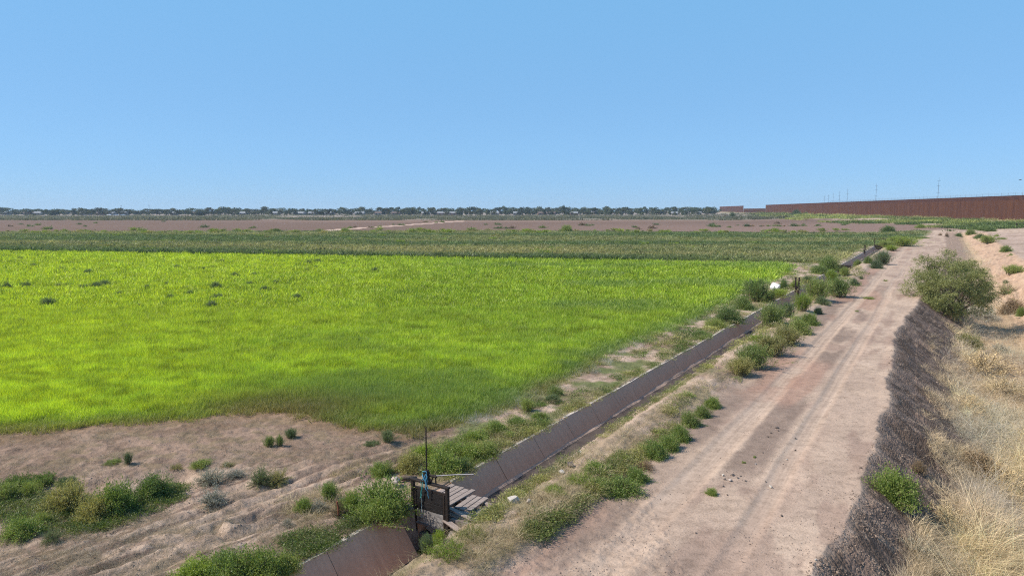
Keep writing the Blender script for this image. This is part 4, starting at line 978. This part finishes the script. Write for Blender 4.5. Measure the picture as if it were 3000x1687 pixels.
for i in range(4):
    mb = MB(); mb.box(-hw + .10, hw - .10, -.020, .016, bz[i] + .004, bz[i + 1] - .004)
    b = mb.obj('board', (M_GRYW, M_GRYW, M_BLKW, M_BLKW)[i], gate); bevel(b, .004); b.rotation_euler = (random.uniform(-.01, .01), 0, random.uniform(-.006, .006))
    if i < 2: b['label'] = 'grey stained lower board'
mb = MB(); mb.box(-hw + .085, hw - .085, -.036, -.022, .585, .625); mb.obj('edge_strap', M_GREYM, gate)
mb = MB(); mb.tube([(-.08, .0, .62), (-.085, .0, 2.72)], .014, 8); mb.obj('stem', M_DARKM, gate)
mb = MB(); mb.box(-.19, .02, -.07, .07, top + .045, top + .09); mb.tube([(-.085, 0, top + .08), (-.085, 0, top + .30)], [.075, .05], 12); mb.box(-.14, -.03, -.05, .05, top + .16, top + .26)
mb.tube([(.0, 0, top + .045), (.10, .02, top + .20)], .018, 6); mb.tube([(.16, 0, top + .05), (.13, .02, top + .24)], .018, 6); mb.tube([(-.085, 0, top + .2), (.18, .0, top + .2)], .03, 8)
bevel(mb.obj('lift_gear', M_DARKM, gate), .006)
mb = MB(); mb.tube([(.12, .0, top + .21), (.60, .12, top + .30), (.98, .20, top + .36)], .013, 8); mb.obj('crank_handle', M_GREYM, gate)
def rope(name, pts, r, mat, label, loc=None):
    mb = MB(); P = [Vector(p) for p in pts]; Q = []
    for i in range(len(P) - 1):
        for k in range(4): Q.append(P[i].lerp(P[i + 1], k / 4) + Vector((random.uniform(-.008, .008), random.uniform(-.008, .008), 0)))
    Q.append(P[-1]); mb.tube(Q, r, 5); o = mb.obj(name, mat, smooth=True)
    o.location = gate.location; o.rotation_euler = gate.rotation_euler; tag(o, label, 'rope'); return o
M_BLUE = simple("blue_rope_fibre", (.10, .34, .52), .8, 20, .4, .3); M_TEAL = simple("teal_rope_fibre", (.07, .38, .34), .8, 20, .4, .3); M_PALE = simple("pale_rope_fibre", (.42, .55, .56), .8, 20, .3, .3)
rope('rope', [(-.16, -.06, top + .26), (-.04, -.08, top + .30), (.0, -.09, top + .2), (-.02, -.08, top + .02), (.02, -.07, top - .08), (-.03, -.07, top - .02), (-.07, -.09, top + .12), (-.14, -.08, top + .24), (-.10, -.09, top + .10), (-.02, -.09, top + .28), (-.05, -.10, top - .05), (0, -.07, top - .14), (.01, -.06, top - .28)], .008, M_BLUE, 'blue rope knotted around the gate lift and hanging in loops')
rope('rope', [(-.16, -.06, top + .10), (-.20, -.06, top + .02), (-.17, -.07, top - .06), (-.19, -.06, top - .22), (-.22, -.06, top - .34), (-.18, -.06, top - .26), (-.16, -.06, top - .1), (-.13, -.07, top + .04)], .007, M_TEAL, 'teal rope tail hanging left of the blue rope on the gate')
rope('rope', [(-.19, -.055, top - .22), (-.185, -.052, top - .5), (-.19, -.050, top - .78)], .006, M_PALE, 'thin pale cord hanging straight down the gate boards')

# plank walkway behind the gate
walk = empty('plank_walkway', (*XY(11.3, -8.6), 0), -AZ); tag(walk, 'weathered plank footbridge lying across the ditch behind the gate', 'footbridge')
for s_, zz in ((10.92, -.02), (11.12, .0), (11.75, .0)):
    mb = MB(); mb.box(-.62, 1.0, -.045, .045, -.09, 0); b = mb.obj('beam', M_OLDW, walk, (0, s_ - 11.3, zz)); bevel(b, .008); b.rotation_euler[2] = random.uniform(-.04, .04)
xs = -.58
for i in range(8):
    w_ = (.13, .14, .12, .15, .13, .14, .13, .14)[i]
    mb = MB(); ln = 1.02 if i < 5 else .80; mb.box(xs, xs + w_ - .014, -.34 if i < 5 else -.26, ln - .34, .004, .032)
    b = mb.obj('plank', M_OLDW, walk, (0, .08 + random.uniform(-.03, .03), random.uniform(0, .006))); bevel(b, .004); b.rotation_euler[2] = random.uniform(-.015, .015) + (.05 if i >= 5 else 0)
    xs += w_ + (.10 if i == 4 else .004)
mb = MB(); mb.box(-.15, 1.15, -.05, .05, .04, .075); b = mb.obj('loose_board', M_OLDW, walk, (.35, -.36, 0)); b.rotation_euler = (0, .06, -.16); bevel(b, .005)
mb = MB(); mb.box(-.2, .75, -.06, .06, 0, .035); b = mb.obj('loose_board', M_OLDW, walk, (.45, -.62, -.12)); b.rotation_euler = (.1, .10, -.28); bevel(b, .005)
mb = MB(); mb.box(-.3, .3, -.05, .05, 0, .035); b = mb.obj('loose_board', M_OLDW, walk, (-.62, -.30, .02)); b.rotation_euler = (0, .1, .1); bevel(b, .005)

# far slide gates
def far_gate(px, py, hgt, frame, label):
    x, y, z = GP(px, py); s, t = ST(x, y); g = empty('slide_gate', (*XY(s, -8.5), -.6), -AZ); tag(g, label, 'gate', None)
    for xx in frame: mb = MB(); mb.box(xx - .05, xx + .05, -.05, .05, 0, hgt + .6); mb.obj('post', M_DARKM, g)
    mb = MB(); mb.box(frame[0], frame[-1], -.03, .03, .1, .95); mb.obj('board', M_DARKM, g)
    return g
g = far_gate(2320, 851, 1.05, (-.75, -.50), 'second slide gate with two dark posts beside the white heap'); mb = MB(); mb.tube([(-.5, 0, .72), (1.5, .3, .74)], .03, 6); mb.obj('crank_handle', M_GREYM, g)
g = far_gate(2433, 796, .1, (-.7, .7), 'third gate board low in the ditch under the big dark bush')
g = far_gate(2522, 739, 1.1, (-.75, -.6), 'fourth gate with one dark post at the far part of the ditch'); mb = MB(); mb.tube([(-.6, 0, .68), (1.5, .3, .70)], .04, 6); mb.obj('crank_handle', M_GREYM, g)
g = far_gate(2562, 722, 1.3, (-.8, .8), 'last gate with an open rectangular frame at the end of the ditch'); mb = MB(); mb.box(-.8, .8, -.05, .05, 1.9, 2.0); mb.obj('top_bar', M_DARKM, g)

# ---------------------------------------------------------------- rocks and small things
M_ROCK = simple("pale_rock", (.52, .44, .39), .95, 5, .4, .6); M_WROCK = simple("white_broken_concrete", (.55, .50, .44), .9, 5, .3, .5); M_DROCK = simple("dark_clod_stone", (.17, .14, .125), .95, 6, .4, .6)
def rock_mesh(seed, mat, sub=2):
    import bmesh
    r = random.Random(seed); bm = bmesh.new(); bmesh.ops.create_icosphere(bm, subdivisions=sub, radius=.5)
    planes = [(Vector((r.gauss(0, 1), r.gauss(0, 1), r.gauss(0, 1))).normalized(), r.uniform(.20, .36)) for _ in range(16)]
    for v in bm.verts:
        for n_, d_ in planes:
            k = v.co.dot(n_)
            if k > d_: v.co -= n_ * (k - d_)
        v.co *= 1 + r.uniform(-.04, .04)
    me = bpy.data.meshes.new('rock'); bm.to_mesh(me); bm.free(); me.materials.append(mat); return me
def rock(name, px, py, w, h, mat, label, group=None, seed=None, cat='rock'):
    x, y, z = GP(px, py); k = (y * ct + (CAM_H - z) * sn) / F
    o = link(name, rock_mesh(seed if seed is not None else int(px), mat), loc=(x, y, z + h * k * .3)); o.scale = (w * k * 1.15, w * k * .8, h * k * 1.15); o.rotation_euler = (0, 0, random.uniform(0, 3)); tag(o, label, cat, group); return o
rock('concrete_chunk', 1507, 1472, 52, 30, M_WROCK, 'large white broken concrete chunk on the right ditch bank', cat='concrete chunk')
rock('concrete_chunk', 1548, 1473, 26, 18, M_ROCK, 'smaller grey chunk next to the large white concrete chunk', cat='concrete chunk')
rock('rock', 1234, 1376, 36, 22, M_ROCK, 'pale rock in the weeds left of the gate stem')
rock('rock', 1156, 1422, 42, 34, M_ROCK, 'upright grey rock at the end of the log beside the gate')
rock('rock', 1560, 1482, 18, 10, M_DROCK, 'dark stone just right of the white concrete chunk')
rock('rock', 1674, 1368, 34, 24, M_DROCK, 'dark rubble heap on the berm above the green bushes')
rock('rock', 1648, 1384, 28, 12, M_WROCK, 'flat pale slab beside the dark rubble heap')
rock('white_heap', 2269, 857, 46, 40, simple('bleached_white', (.86, .85, .83), .8, 3, .12, .3), 'bright white heap lying between crop and ditch', cat='heap')
rock('rock', 2310, 853, 8, 8, M_WROCK, 'small white rock beside the second slide gate')
for px, py, w, m in [(2118,1393,14,M_WROCK),(2123,1405,12,M_DROCK),(2147,1393,15,M_DROCK),(2140,1409,16,M_ROCK),(2119,1425,9,M_DROCK),(2258,1427,14,M_WROCK),(2243,1411,8,M_DROCK),(2276,1254,13,M_DROCK),(2280,1262,8,M_DROCK),(2131,1450,8,M_DROCK),(2330,1285,8,M_DROCK),(2184,1409,8,M_DROCK),(2235,1326,7,M_DROCK),(2250,1280,7,M_DROCK),(2260,1270,9,M_DROCK),(2213,1360,9,M_ROCK),(2330,1320,8,M_DROCK),(2305,1347,8,M_WROCK),(2038,1562,9,M_DROCK),(2290,1512,13,M_DROCK),(2160,1400,9,M_DROCK),(2170,1395,8,M_DROCK),(2390,1640,12,M_WROCK),(2405,1645,12,M_DROCK)]:
    rock('stone', px, py, w, w * .7, m, 'small loose stone lying on the dirt road', 'loose stones on the dirt road', cat='stone')
# log by the rock
x, y, z = GP(1186, 1411); mb = MB(); mb.tube([(-.2, 0, .06), (0, .02, .09), (.28, .05, .07)], [.055, .06, .045], 9); o = mb.obj('log', M_BARK, loc=(x, y, z), smooth=True); tag(o, 'short weathered log lying between grey rock and the gate', 'log')
x, y, z = GP(991, 1518); mb = MB(); mb.tube([(0, 0, -.05), (.01, 0, .2), (-.015, 0, .36)], .020, 6); o = mb.obj('stake', simple('rusty_stake', (.25, .09, .05), .8, 9, .4, .3), loc=(x, y, z)); tag(o, 'rusty brown stake standing in dry weeds left of the gate bush', 'stake')
place_bush('dry_weed', x + .02, y + .15, z, .5, .42, 'sparse', 'b', 'reddish dry weed wrapped around the rusty stake', 'weed')
for px, py, w, h, lab in [(1890, 1372, 74, 26, 'rust brown dry brush heap at the near end of the green weed strip'), (1590, 1470, 80, 26, 'dry straw coloured brush beside the white chunk'), (2690, 1382, 60, 50, 'rust coloured dry stalks rising behind the green bush on the dark bank')]:
    x, y, z = GP(px, py); k = y / F; place_bush('dry_weed', x, y, z, w * k, h * k, 'sparse', 'b', lab, 'weed')
x, y, z = GP(2978, 667); mb = MB(); mb.box(-.12, .12, -.12, .12, -.1, 1.1); o = mb.obj('marker_post', M_DARKM, loc=(x, y, z)); tag(o, 'short dark post on the sandy track near the right frame edge', 'post')
# tumbleweeds in the canal
def tumble(px, py, w, h, kind, label):
    x, y, z = GP(px, py); k = (y + 1) / F; place_bush('tumbleweed', x, y + w * k * .3, zg(x, y + w * k * .3), w * k, h * k, 'sparse' if kind in 'ws' else 'round', kind, label, 'tumbleweed')
tumble(2980, 918, 66, 52, 'b', 'dark brown tumbleweed with black shadow in the canal by the right edge')
tumble(2850, 1030, 74, 52, 'o', 'straw coloured tumbleweed mound at the end of the tree shadow')
tumble(2890, 940, 110, 50, 's', 'pale grey tumbleweed mass at the foot of the tree in the canal')
tumble(2940, 1035, 60, 30, 's', 'grey wiry tumbleweed at the edge of the tree shadow')
tumble(2880, 1410, 130, 60, 'b', 'grey brown tumbleweed in the dark hollow of dry grass')
tumble(2930, 1300, 130, 70, 's', 'pale grey tumbleweed in the dry grass nearer the camera')
for i, (px, py, w, h, kd, lb) in enumerate([(2905, 1105, 150, 70, 'w', 'wide golden tumbleweed mound, uppermost of the golden ones'), (2975, 1180, 130, 80, 'w', 'golden tumbleweed mound touching the right frame edge'), (2860, 1215, 110, 55, 'w', 'pale golden mound against the foot of the dark bank'),
        (2960, 1490, 170, 90, 'w', 'large straw mound low at the right frame edge'), (2790, 1560, 130, 60, 'w', 'straw mound below the dark hollow'), (2905, 1640, 190, 80, 's', 'grey straw mound near the bottom right corner'), (2960, 860, 60, 40, 'w', 'golden dry mound behind the dark brown tumbleweed'), (2700, 1640, 110, 44, 's', 'thin grey dry mound near the bottom edge of the canal')]):
    tumble(px, py, w, h, kd, lb)
# dead bare shrubs at the canal head
for px, py, h in ((2755, 690, 9), (2773, 694, 14)):
    x, y, z = GP(px, py); k = y / F; place_bush('dead_shrub', x, y, z, 12 * k, h * k, 'sparse', 'b', 'bare dead shrub on the slope at the canal head' , 'shrub', 'dead shrubs at the canal head')

# ---------------------------------------------------------------- mesquite tree on the canal bank
def mesquite():
    r = np.random.RandomState(21); rnd = random.Random(4)
    x, y, z = GP(2795, 935); x += .2; y += .9; z = zg(x, y)
    root = empty('mesquite_tree', (x, y, z)); tag(root, 'wide feathery olive green tree leaning over the dark canal bank', 'tree')
    # boughs reach out to clumps spread through an uneven dome; twigs with small leaves fill each clump
    mb = MB(); cl = []
    for k in range(150):
        v = unit(r.normal(size=3)); v[2] = abs(v[2]) if r.uniform() < .80 else -abs(v[2]) * .45
        rad = r.uniform(.45, 1.0) ** .6 * (1 + .16 * math.sin(3 * math.atan2(v[1], v[0]) + 1.3) + .10 * r.normal())
        cl.append(np.array([v[0] * 2.75, v[1] * 2.5, 1.15 + v[2] * 2.75]) * np.array([1, 1, 1]) * np.array([rad, rad, 1]) * np.array([1, 1, .35 + .65 * rad]) + np.array([.15 * v[2], 0, 0]))
    for k, c in enumerate(cl):
        if k % 2: continue
        b0 = Vector((rnd.gauss(0, .13), rnd.gauss(0, .13), -.25)); e = Vector(c); m1 = b0.lerp(e, .4) + Vector((rnd.gauss(0, .15), rnd.gauss(0, .15), .25 if c[2] > .8 else .45)); m2 = b0.lerp(e, .72) + Vector((rnd.gauss(0, .12), rnd.gauss(0, .12), .18))
        mb.tube([b0, m1, m2, e], [.06, .035, .02, .008], 5, False)
    mb.obj('trunk', M_BARK, root, smooth=True)
    P = []; D = []; LV = []
    for c in cl:
        lum = r.uniform(.0, .55); R_ = r.uniform(.40, .70); out = unit(c - np.array([0, 0, .8]))
        for _ in range(36):
            p0 = c + r.normal(0, R_ * .42, 3) * np.array([1, 1, .8]); e = unit(out * .7 + r.normal(0, .6, 3) + np.array([0, 0, .25])); L_ = r.uniform(.22, .60); m = 16
            k = np.linspace(0, 1, m); base = p0[None] + e[None] * (k * L_)[:, None] + np.stack([0 * k, 0 * k, -.34 * k ** 2 * L_], 1)
            P.append(base + r.normal(0, .022, (m, 3))); D.append(unit(e[None] * .6 + r.normal(0, .7, (m, 3)))); LV.append(np.full(m, lum + r.uniform(0, .3)))
    P = np.concatenate(P); D = np.concatenate(D); LV = np.concatenate(LV); n = len(P)
    V, Q = leaf_quads(P, D, r.uniform(.07, .13, n), r.uniform(.018, .034, n), r)
    me = mesh_np('crown', V, Q, MF['t']); add_lc(me, np.clip(LV + r.uniform(0, .2, n), 0, 1)); link('crown', me, root)
mesquite()

# ---------------------------------------------------------------- border fence
M_RUST = simple("rusted_steel", (.150, .066, .038), .85, .5, .4, .1, col2=(.085, .038, .028), stretch=(1, 1, .15))
M_RUST2 = simple("rusted_plate", (.045, .022, .020), .8, .5, .3, .1, col2=(.03, .018, .018))
M_RIB = simple("rusted_rib", (.30, .13, .09), .8, .5, .3, .1)
def fence_pt(k): return FX + FDX * k, FY + FDY * k
ang = math.atan2(FDX, FDY)
def build_fence(k0, k1, H_, plate, label, bp=.27, nplates=300):
    x0, y0 = fence_pt(k0); root = empty('border_fence', (x0, y0, 2.35), -ang); tag(root, label, 'fence')   # local y runs along the fence, x faces away from camera side
    L = k1 - k0; n = int(L / bp); V = []; Q = []
    w = .152
    for i in range(n):
        yy_ = i * bp; b = len(V)
        for (xx, y2) in ((0, yy_), (w, yy_), (w, yy_ + w), (0, yy_ + w)):
            V.append((xx, y2, -.6)); V.append((xx, y2, H_ - .02))
        for k in range(4): a = b + 2 * k; c_ = b + 2 * ((k + 1) % 4); Q.append((a, c_, c_ + 1, a + 1))
        Q.append((b + 1, b + 3, b + 5, b + 7))
    me = mesh_np('bollard_row', np.array(V), np.array(Q), M_RUST); o = link('bollard_row', me, root); o['kind'] = 'stuff'
    if plate:
        pw = .78; tot = int(L / pw); pm = MB(); pm.box(-.012, -.004, .03, pw - .03, 0, plate).mesh('anti_climb_plate', M_RUST2)
        pmesh = pm.mesh('anti_climb_plate', M_RUST2)
        rm = MB(); rm.box(-.09, .0, -.035, .035, -.02, plate * .97); rmesh = rm.mesh('rib', M_RIB)
        for i in range(min(tot, nplates)):
            link('anti_climb_plate', pmesh, root, (0, i * pw, H_ - plate)); link('rib', rmesh, root, (0, i * pw, H_ - plate))
        if tot > nplates:
            mb = MB()
            for i in range(nplates, tot): mb.box(-.012, -.004, i * pw + .03, (i + 1) * pw - .03, H_ - plate, H_)
            o = mb.obj('far_plates', M_RUST2, root); o['kind'] = 'stuff'
            mb = MB()
            for i in range(nplates, tot): mb.box(-.09, 0, i * pw - .035, i * pw + .035, H_ - plate - .02, H_ - .05)
            o = mb.obj('far_ribs', M_RIB, root); o['kind'] = 'stuff'
        mb = MB(); mb.box(-.03, .17, -.02, L, H_, H_ + .06); mb.obj('cap_rail', M_RUST2, root)
    return root
build_fence(-70, 535, 9.05, 1.5, 'tall rust brown steel bollard fence running along the right horizon')
build_fence(536, 708, 5.2, 0, 'lower dark fence stretch filling the gap between the two tall stretches', .6)
build_fence(710, 1010, 9.05, 1.4, 'short detached stretch of tall rust fence beyond the low gap', .3, 0)
# coiled wire behind the top of the fence
mb = MB(); x0, y0 = fence_pt(-60); wr = []
for i in range(0, 330 * 9):
    yy_ = i / 9 * 1.0; a = i / 9 * 2 * math.pi * 1.1; wr.append((.9 + .42 * math.cos(a), yy_, .25 + .45 + .45 * math.sin(a)))
mb.tube(wr, .010, 3, False)
for i in range(0, 66): mb.tube([(.9, i * 5., -.5), (.9, i * 5., 1.2)], .03, 4)
wire = mb.obj('razor_wire', M_GREYM, loc=(x0, y0, 2.35 + 9.05)); wire.rotation_euler = (0, 0, -ang); tag(wire, 'thin coiled razor wire running along the back of the tall fence', 'wire')

# mast poles behind the fence
for px, topy in ((2737, 523), (2557, 539), (2474, 553), (2451, 560), (2433, 566), (2419, 571), (2408, 574)):
    dep = 345 * 862 / (px - 1875.); X_ = (px - 1500) / 2000 * dep; hz = CAM_H + (614 - topy) / 2000 * dep
    p = empty('mast', (X_, dep, 2.3)); tag(p, {2737: 'tallest thin mast behind the fence, nearest the right frame edge', 2557: 'second tallest thin mast behind the fence', 2474: 'third thin mast from the right behind the fence'}.get(px, 'faint thin mast in the far cluster behind the fence'), 'mast', None if px > 2460 else 'faint masts behind the fence')
    hh = hz - 2.3; mb = MB(); mb.tube([(0, 0, 0), (0, 0, hh * .75), (0, 0, hh)], [.10, .07, .04], 6); mb.obj('pole', M_GREYM, p)
    for k in (.40, .62, .80, .93):
        mb = MB(); mb.box(-.9, .9, -.03, .03, hh * k - .04, hh * k + .04); mb.obj('crossarm', M_GREYM, p)
# bird
x, y, z = (2972 - 1500) / 2000 * 120., 120., CAM_H + (614 - 529) / 2000 * 120.
bm_ = MB(); bm_.tube([(-.22, 0, 0), (-.1, 0, .02), (.05, 0, .02), (.2, 0, .03), (.26, 0, .02)], [.01, .05, .06, .035, .008], 6)
bird = bm_.obj('bird', simple('dark_feather', (.04, .035, .035), .8, 9, .3, 0), loc=(x, y, z), smooth=True); tag(bird, 'tiny dark bird flying above the fence near the right edge', 'bird')
for sd in (-1, 1):
    mb = MB(); mb.add([(-.06, 0, .02), (.08, 0, .02), (.05, sd * .25, .10), (-.03, sd * .25, .10), (-.05, sd * .48, .06), (.0, sd * .5, .06)], [(0, 1, 2, 3), (3, 2, 5, 4)]); mb.obj('wing', bird.active_material, bird)

# ---------------------------------------------------------------- distant tree line and houses
def crown_mesh(seed, tall=1.0):
    r = np.random.RandomState(seed); nb = r.randint(7, 12); P = []; 
    for b in range(nb):
        c = np.array([r.uniform(-.34, .34), r.uniform(-.3, .3), r.uniform(.12, .86)]); c[:2] *= (1.15 - abs(c[2] - .5)); R_ = r.uniform(.12, .24)
        v = unit(r.normal(size=(70, 3))) * (R_ * r.uniform(.55, 1.1, 70))[:, None]; v[:, 2] *= .8; P.append(c + v)
    P = np.concatenate(P); n = len(P); D = unit(r.normal(size=(n, 3)) + np.array([0, 0, .3]))
    V, Q = leaf_quads(P, D, r.uniform(.07, .13, n), r.uniform(.05, .09, n), r); me = mesh_np('crown', V, Q, MF['f']); add_lc(me, r.uniform(0, 1, n)); return me
CROWNS = [crown_mesh(500 + i) for i in range(9)]
tm = MB(); tm.tube([(0, 0, -.05), (.01, 0, .25), (-.02, .01, .5)], [.035, .026, .015], 6, False)
for a in range(4): tm.tube([(0, 0, .25 + .05 * a), (.16 * math.cos(a * 1.7), .16 * math.sin(a * 1.7), .62)], [.018, .006], 4, False)
TRUNK = tm.mesh('trunk', M_BARK)
MF['f2'] = foliage_mat("leaf_far_olive", (.05, .06, .022), (.11, .12, .05), .2); MF['f3'] = foliage_mat("leaf_far_dark", (.018, .030, .014), (.045, .062, .028), .2)
def far_tree(px, dep, wpx, toppy, mat, label, group, base_z=0):
    X_ = (px - 1500) / 2000 * dep; W_ = wpx / 2000 * dep; H_ = CAM_H + (614 - toppy) / 2000 * dep
    o = link('tree', random.choice(CROWNS), loc=(X_, dep, base_z)); o.material_slots[0].link = 'OBJECT'; o.material_slots[0].material = MF[mat]
    o.scale = (W_, W_, H_ / .98); o.rotation_euler[2] = random.uniform(0, 6.28); tag(o, label, 'tree', group)
    link('trunk', TRUNK, o); return o
tops = lambda px: np.interp(px, [0, 100, 250, 480, 600, 800, 880, 1100, 1300, 1450, 1650, 1900, 2050, 2095], [606, 612, 610, 611, 609, 608, 612, 608, 606, 606, 608, 606, 606, 607])
random.seed(12)
px = -60
while px < 2100:
    w = random.uniform(20, 44); far_tree(px, random.uniform(900, 960), w, tops(px) + random.uniform(-3, 4), random.choice(['f', 'f2', 'f']), 'distant tree in the back row of the horizon tree line', 'back row of the distant tree line'); px += w * .42
px = -50
while px < 2095:
    w = random.uniform(16, 40); far_tree(px, random.uniform(820, 880), w, tops(px) + random.uniform(1, 11), random.choice(['f', 'f2', 'f3']), 'distant tree in the middle row of the horizon tree line', 'middle row of the distant tree line'); px += w * random.uniform(.45, .95)
px = -40
while px < 2090:
    w = random.uniform(10, 30); far_tree(px, random.uniform(745, 775), w, random.uniform(612, 621), random.choice(['f', 'f3', 'f2']), 'low distant tree in the front row of the horizon tree line', 'front row of the distant tree line'); px += w * random.uniform(.6, 1.7)
for px, w, tp, mt, lab in [(162, 52, 609, 'f', 'broad rounded tree standing out at the left of the distant tree line'), (294, 34, 608, 'f3', 'darkest round tree of the left part of the distant tree line'), (250, 44, 609, 'f2', 'spreading olive tree just left of the darkest round tree'),
        (598, 60, 618, 'f3', 'wide dark low tree in front of the distant tree line'), (945, 24, 618, 'f3', 'dark bushy tree between two white roofs'), (1208, 30, 612, 'f3', 'dark rounded tree left of the pale roofed house'), (2070, 26, 606, 'f2', 'last tree of the line beside the far fence'), (1650, 14, 602, 'f', 'tall thin tree sticking up above the middle of the tree line')]:
    far_tree(px, 735, w, tp, mt, lab, None)
M_WALL = simple("pale_house_wall", (.30, .27, .24), .9, .3, .2, 0); M_WALL2 = simple("brown_house_wall", (.26, .17, .14), .9, .3, .2, 0); M_ROOFW = simple("white_metal_roof", (.36, .37, .38), .6, .3, .1, 0); M_ROOFB = simple("brown_shingle_roof", (.22, .17, .15), .9, .5, .3, 0)
M_WIN = simple("dark_window_glass", (.03, .035, .045), .15, 1, .2, 0)
def house(px, dep, wpx, wall, roof, label):
    X_ = (px - 1500) / 2000 * dep; W_ = wpx / 2000 * dep; h = empty('house', (X_, dep, 0), random.uniform(-.2, .2)); tag(h, label, 'house')
    D_ = 8.; mb = MB(); mb.box(-W_ / 2, W_ / 2, 0, D_, 0, 2.6); mb.obj('wall', wall, h)
    a = W_ / 2 + .5; mb = MB(); mb.add([(-a, -.6, 2.55), (a, -.6, 2.55), (a, D_ + .6, 2.55), (-a, D_ + .6, 2.55), (-a * .96, D_ / 2, 3.7), (a * .96, D_ / 2, 3.7)], [(0, 1, 5, 4), (2, 3, 4, 5), (0, 4, 3), (1, 2, 5), (3, 2, 1, 0)]); mb.obj('roof', roof, h)
    n = max(2, int(W_ / 4))
    for i in range(n):
        xx = -W_ / 2 + W_ * (i + .5) / n
        if i == n // 2: mb = MB(); mb.box(xx - .5, xx + .5, -.04, .05, 0, 2.1); mb.obj('door', M_WIN, h)
        else: mb = MB(); mb.box(xx - .7, xx + .7, -.04, .05, 1.0, 2.1); mb.obj('window', M_WIN, h)
HS = [(22, 14, M_WALL, M_ROOFW, 'small white roofed house at the far left of the tree line'), (92, 30, M_WALL2, M_ROOFB, 'long brown house left of the broad tree'), (115, 20, M_WALL, M_ROOFW, 'house with bluish white roof beside the broad tree'),
      (252, 26, M_WALL, M_ROOFW, 'low house with white eave under the spreading olive tree'), (298, 30, M_WALL2, M_ROOFB, 'brown roofed house below the darkest round tree'), (322, 30, M_WALL, M_ROOFW, 'white roofed house behind the parked cars'),
      (363, 18, M_WALL, M_ROOFW, 'small white shed right of the parked cars'), (515, 12, M_WALL, M_ROOFW, 'tiny white house left of the wide dark tree'), (575, 20, M_WALL, M_ROOFB, 'tan roofed house left of the wide dark tree'), (715, 24, M_WALL, M_ROOFW, 'white roofed house right of the wide dark tree'),
      (808, 18, M_WALL, M_ROOFW, 'white walled house at a gap in the trees'), (875, 34, M_WALL, M_ROOFW, 'long low white roof left of the dark bushy tree'), (915, 16, M_WALL, M_ROOFW, 'short white roof next to the dark bushy tree'), (965, 22, M_WALL, M_ROOFW, 'white roof right of the dark bushy tree'),
      (1055, 26, M_WALL, M_ROOFW, 'bluish white roof in the middle distance tree line'), (1110, 18, M_WALL, M_ROOFB, 'tan house between small dark trees'), (1160, 22, M_WALL2, M_ROOFB, 'brown house left of the dark rounded tree'), (1250, 24, M_WALL, M_ROOFW, 'pale roofed house with porch right of the dark rounded tree'),
      (1310, 74, M_WALL2, M_ROOFW, 'longest low house with a pale green white roof'), (1450, 24, M_WALL, M_ROOFW, 'pair of white gables left of centre in the tree line'), (1512, 18, M_WALL, M_ROOFW, 'white house just right of the picture centre'), (1590, 26, M_WALL2, M_ROOFB, 'reddish brown house, left of a neighbouring pair'),
      (1616, 18, M_WALL2, M_ROOFB, 'reddish brown house, right of a neighbouring pair'), (1680, 22, M_WALL2, M_ROOFW, 'dim low house behind the round shrub'), (1975, 16, M_WALL, M_ROOFW, 'white roof high among trees near the far fence'), (2045, 14, M_WALL, M_ROOFW, 'small pale house next to the last trees')]
for px, w, wl, rf, lab in HS: house(px, random.uniform(762, 790), w, wl, rf, lab)
def car(px, dep, label, mat):
    X_ = (px - 1500) / 2000 * dep; c = empty('parked_car', (X_, dep, 0), random.uniform(-.3, .3)); tag(c, label, 'car')
    mb = MB(); pr = [(-2.2, .4), (-2.2, .95), (-1.3, 1.0), (-.8, 1.5), (.7, 1.55), (1.3, 1.05), (2.1, .9), (2.2, .4)]
    vs_ = [(a, -.85, b) for a, b in pr] + [(a, .85, b) for a, b in pr]; n = len(pr)
    mb.add(vs_, [tuple(range(n))[::-1], tuple(range(n, 2 * n))] + [(i, (i + 1) % n, n + (i + 1) % n, n + i) for i in range(n)]); mb.obj('body', mat, c)
    mb = MB(); mb.box(-.9, .9, -.87, .87, 1.06, 1.38); mb.obj('window', M_WIN, c)
    for xx in (-1.4, 1.4):
        for yy_ in (-.8, .8): mb = MB(); mb.tube([(xx, yy_ - .1, .34), (xx, yy_ + .1, .34)], .34, 10); mb.obj('wheel', M_DARKM, c)
M_CARW = simple("white_car_paint", (.8, .8, .8), .3, 1, .02, 0)
for px, lab in ((326, 'leftmost white car parked before the white roofed house'), (347, 'middle white car parked before the white roofed house'), (366, 'rightmost white car parked beside the small white shed')): car(px, 708, lab, M_CARW)
for px, tp in ((363, 601), (444, 600), (225, 609), (1137, 607), (1500, 607), (1846, 612)):
    dep = 800.; X_ = (px - 1500) / 2000 * dep; hh = CAM_H + (614 - tp) / 2000 * dep; mb = MB(); mb.tube([(0, 0, 0), (0, 0, hh)], [.16, .1], 5); mb.box(-1.2, 1.2, -.06, .06, hh - 1, hh - .8)
    o = mb.obj('utility_pole', M_BARK, loc=(X_, dep, 0)); tag(o, 'thin utility pole rising from the distant tree line', 'pole', 'utility poles in the tree line')

# ---------------------------------------------------------------- haze
hz_m, nt, o_ = new_mat("haze_air"); pv = N(nt, "ShaderNodeVolumePrincipled"); pv.inputs['Color'].default_value = (.62, .80, 1.0, 1); pv.inputs['Density'].default_value = .00015; pv.inputs['Anisotropy'].default_value = .1
nt.links.new(pv.outputs[0], o_.inputs['Volume'])
mb = MB(); mb.box(-2800, 2800, -80, 2700, -6, 34); hz = mb.obj('haze', hz_m); tag(hz, kind='stuff')
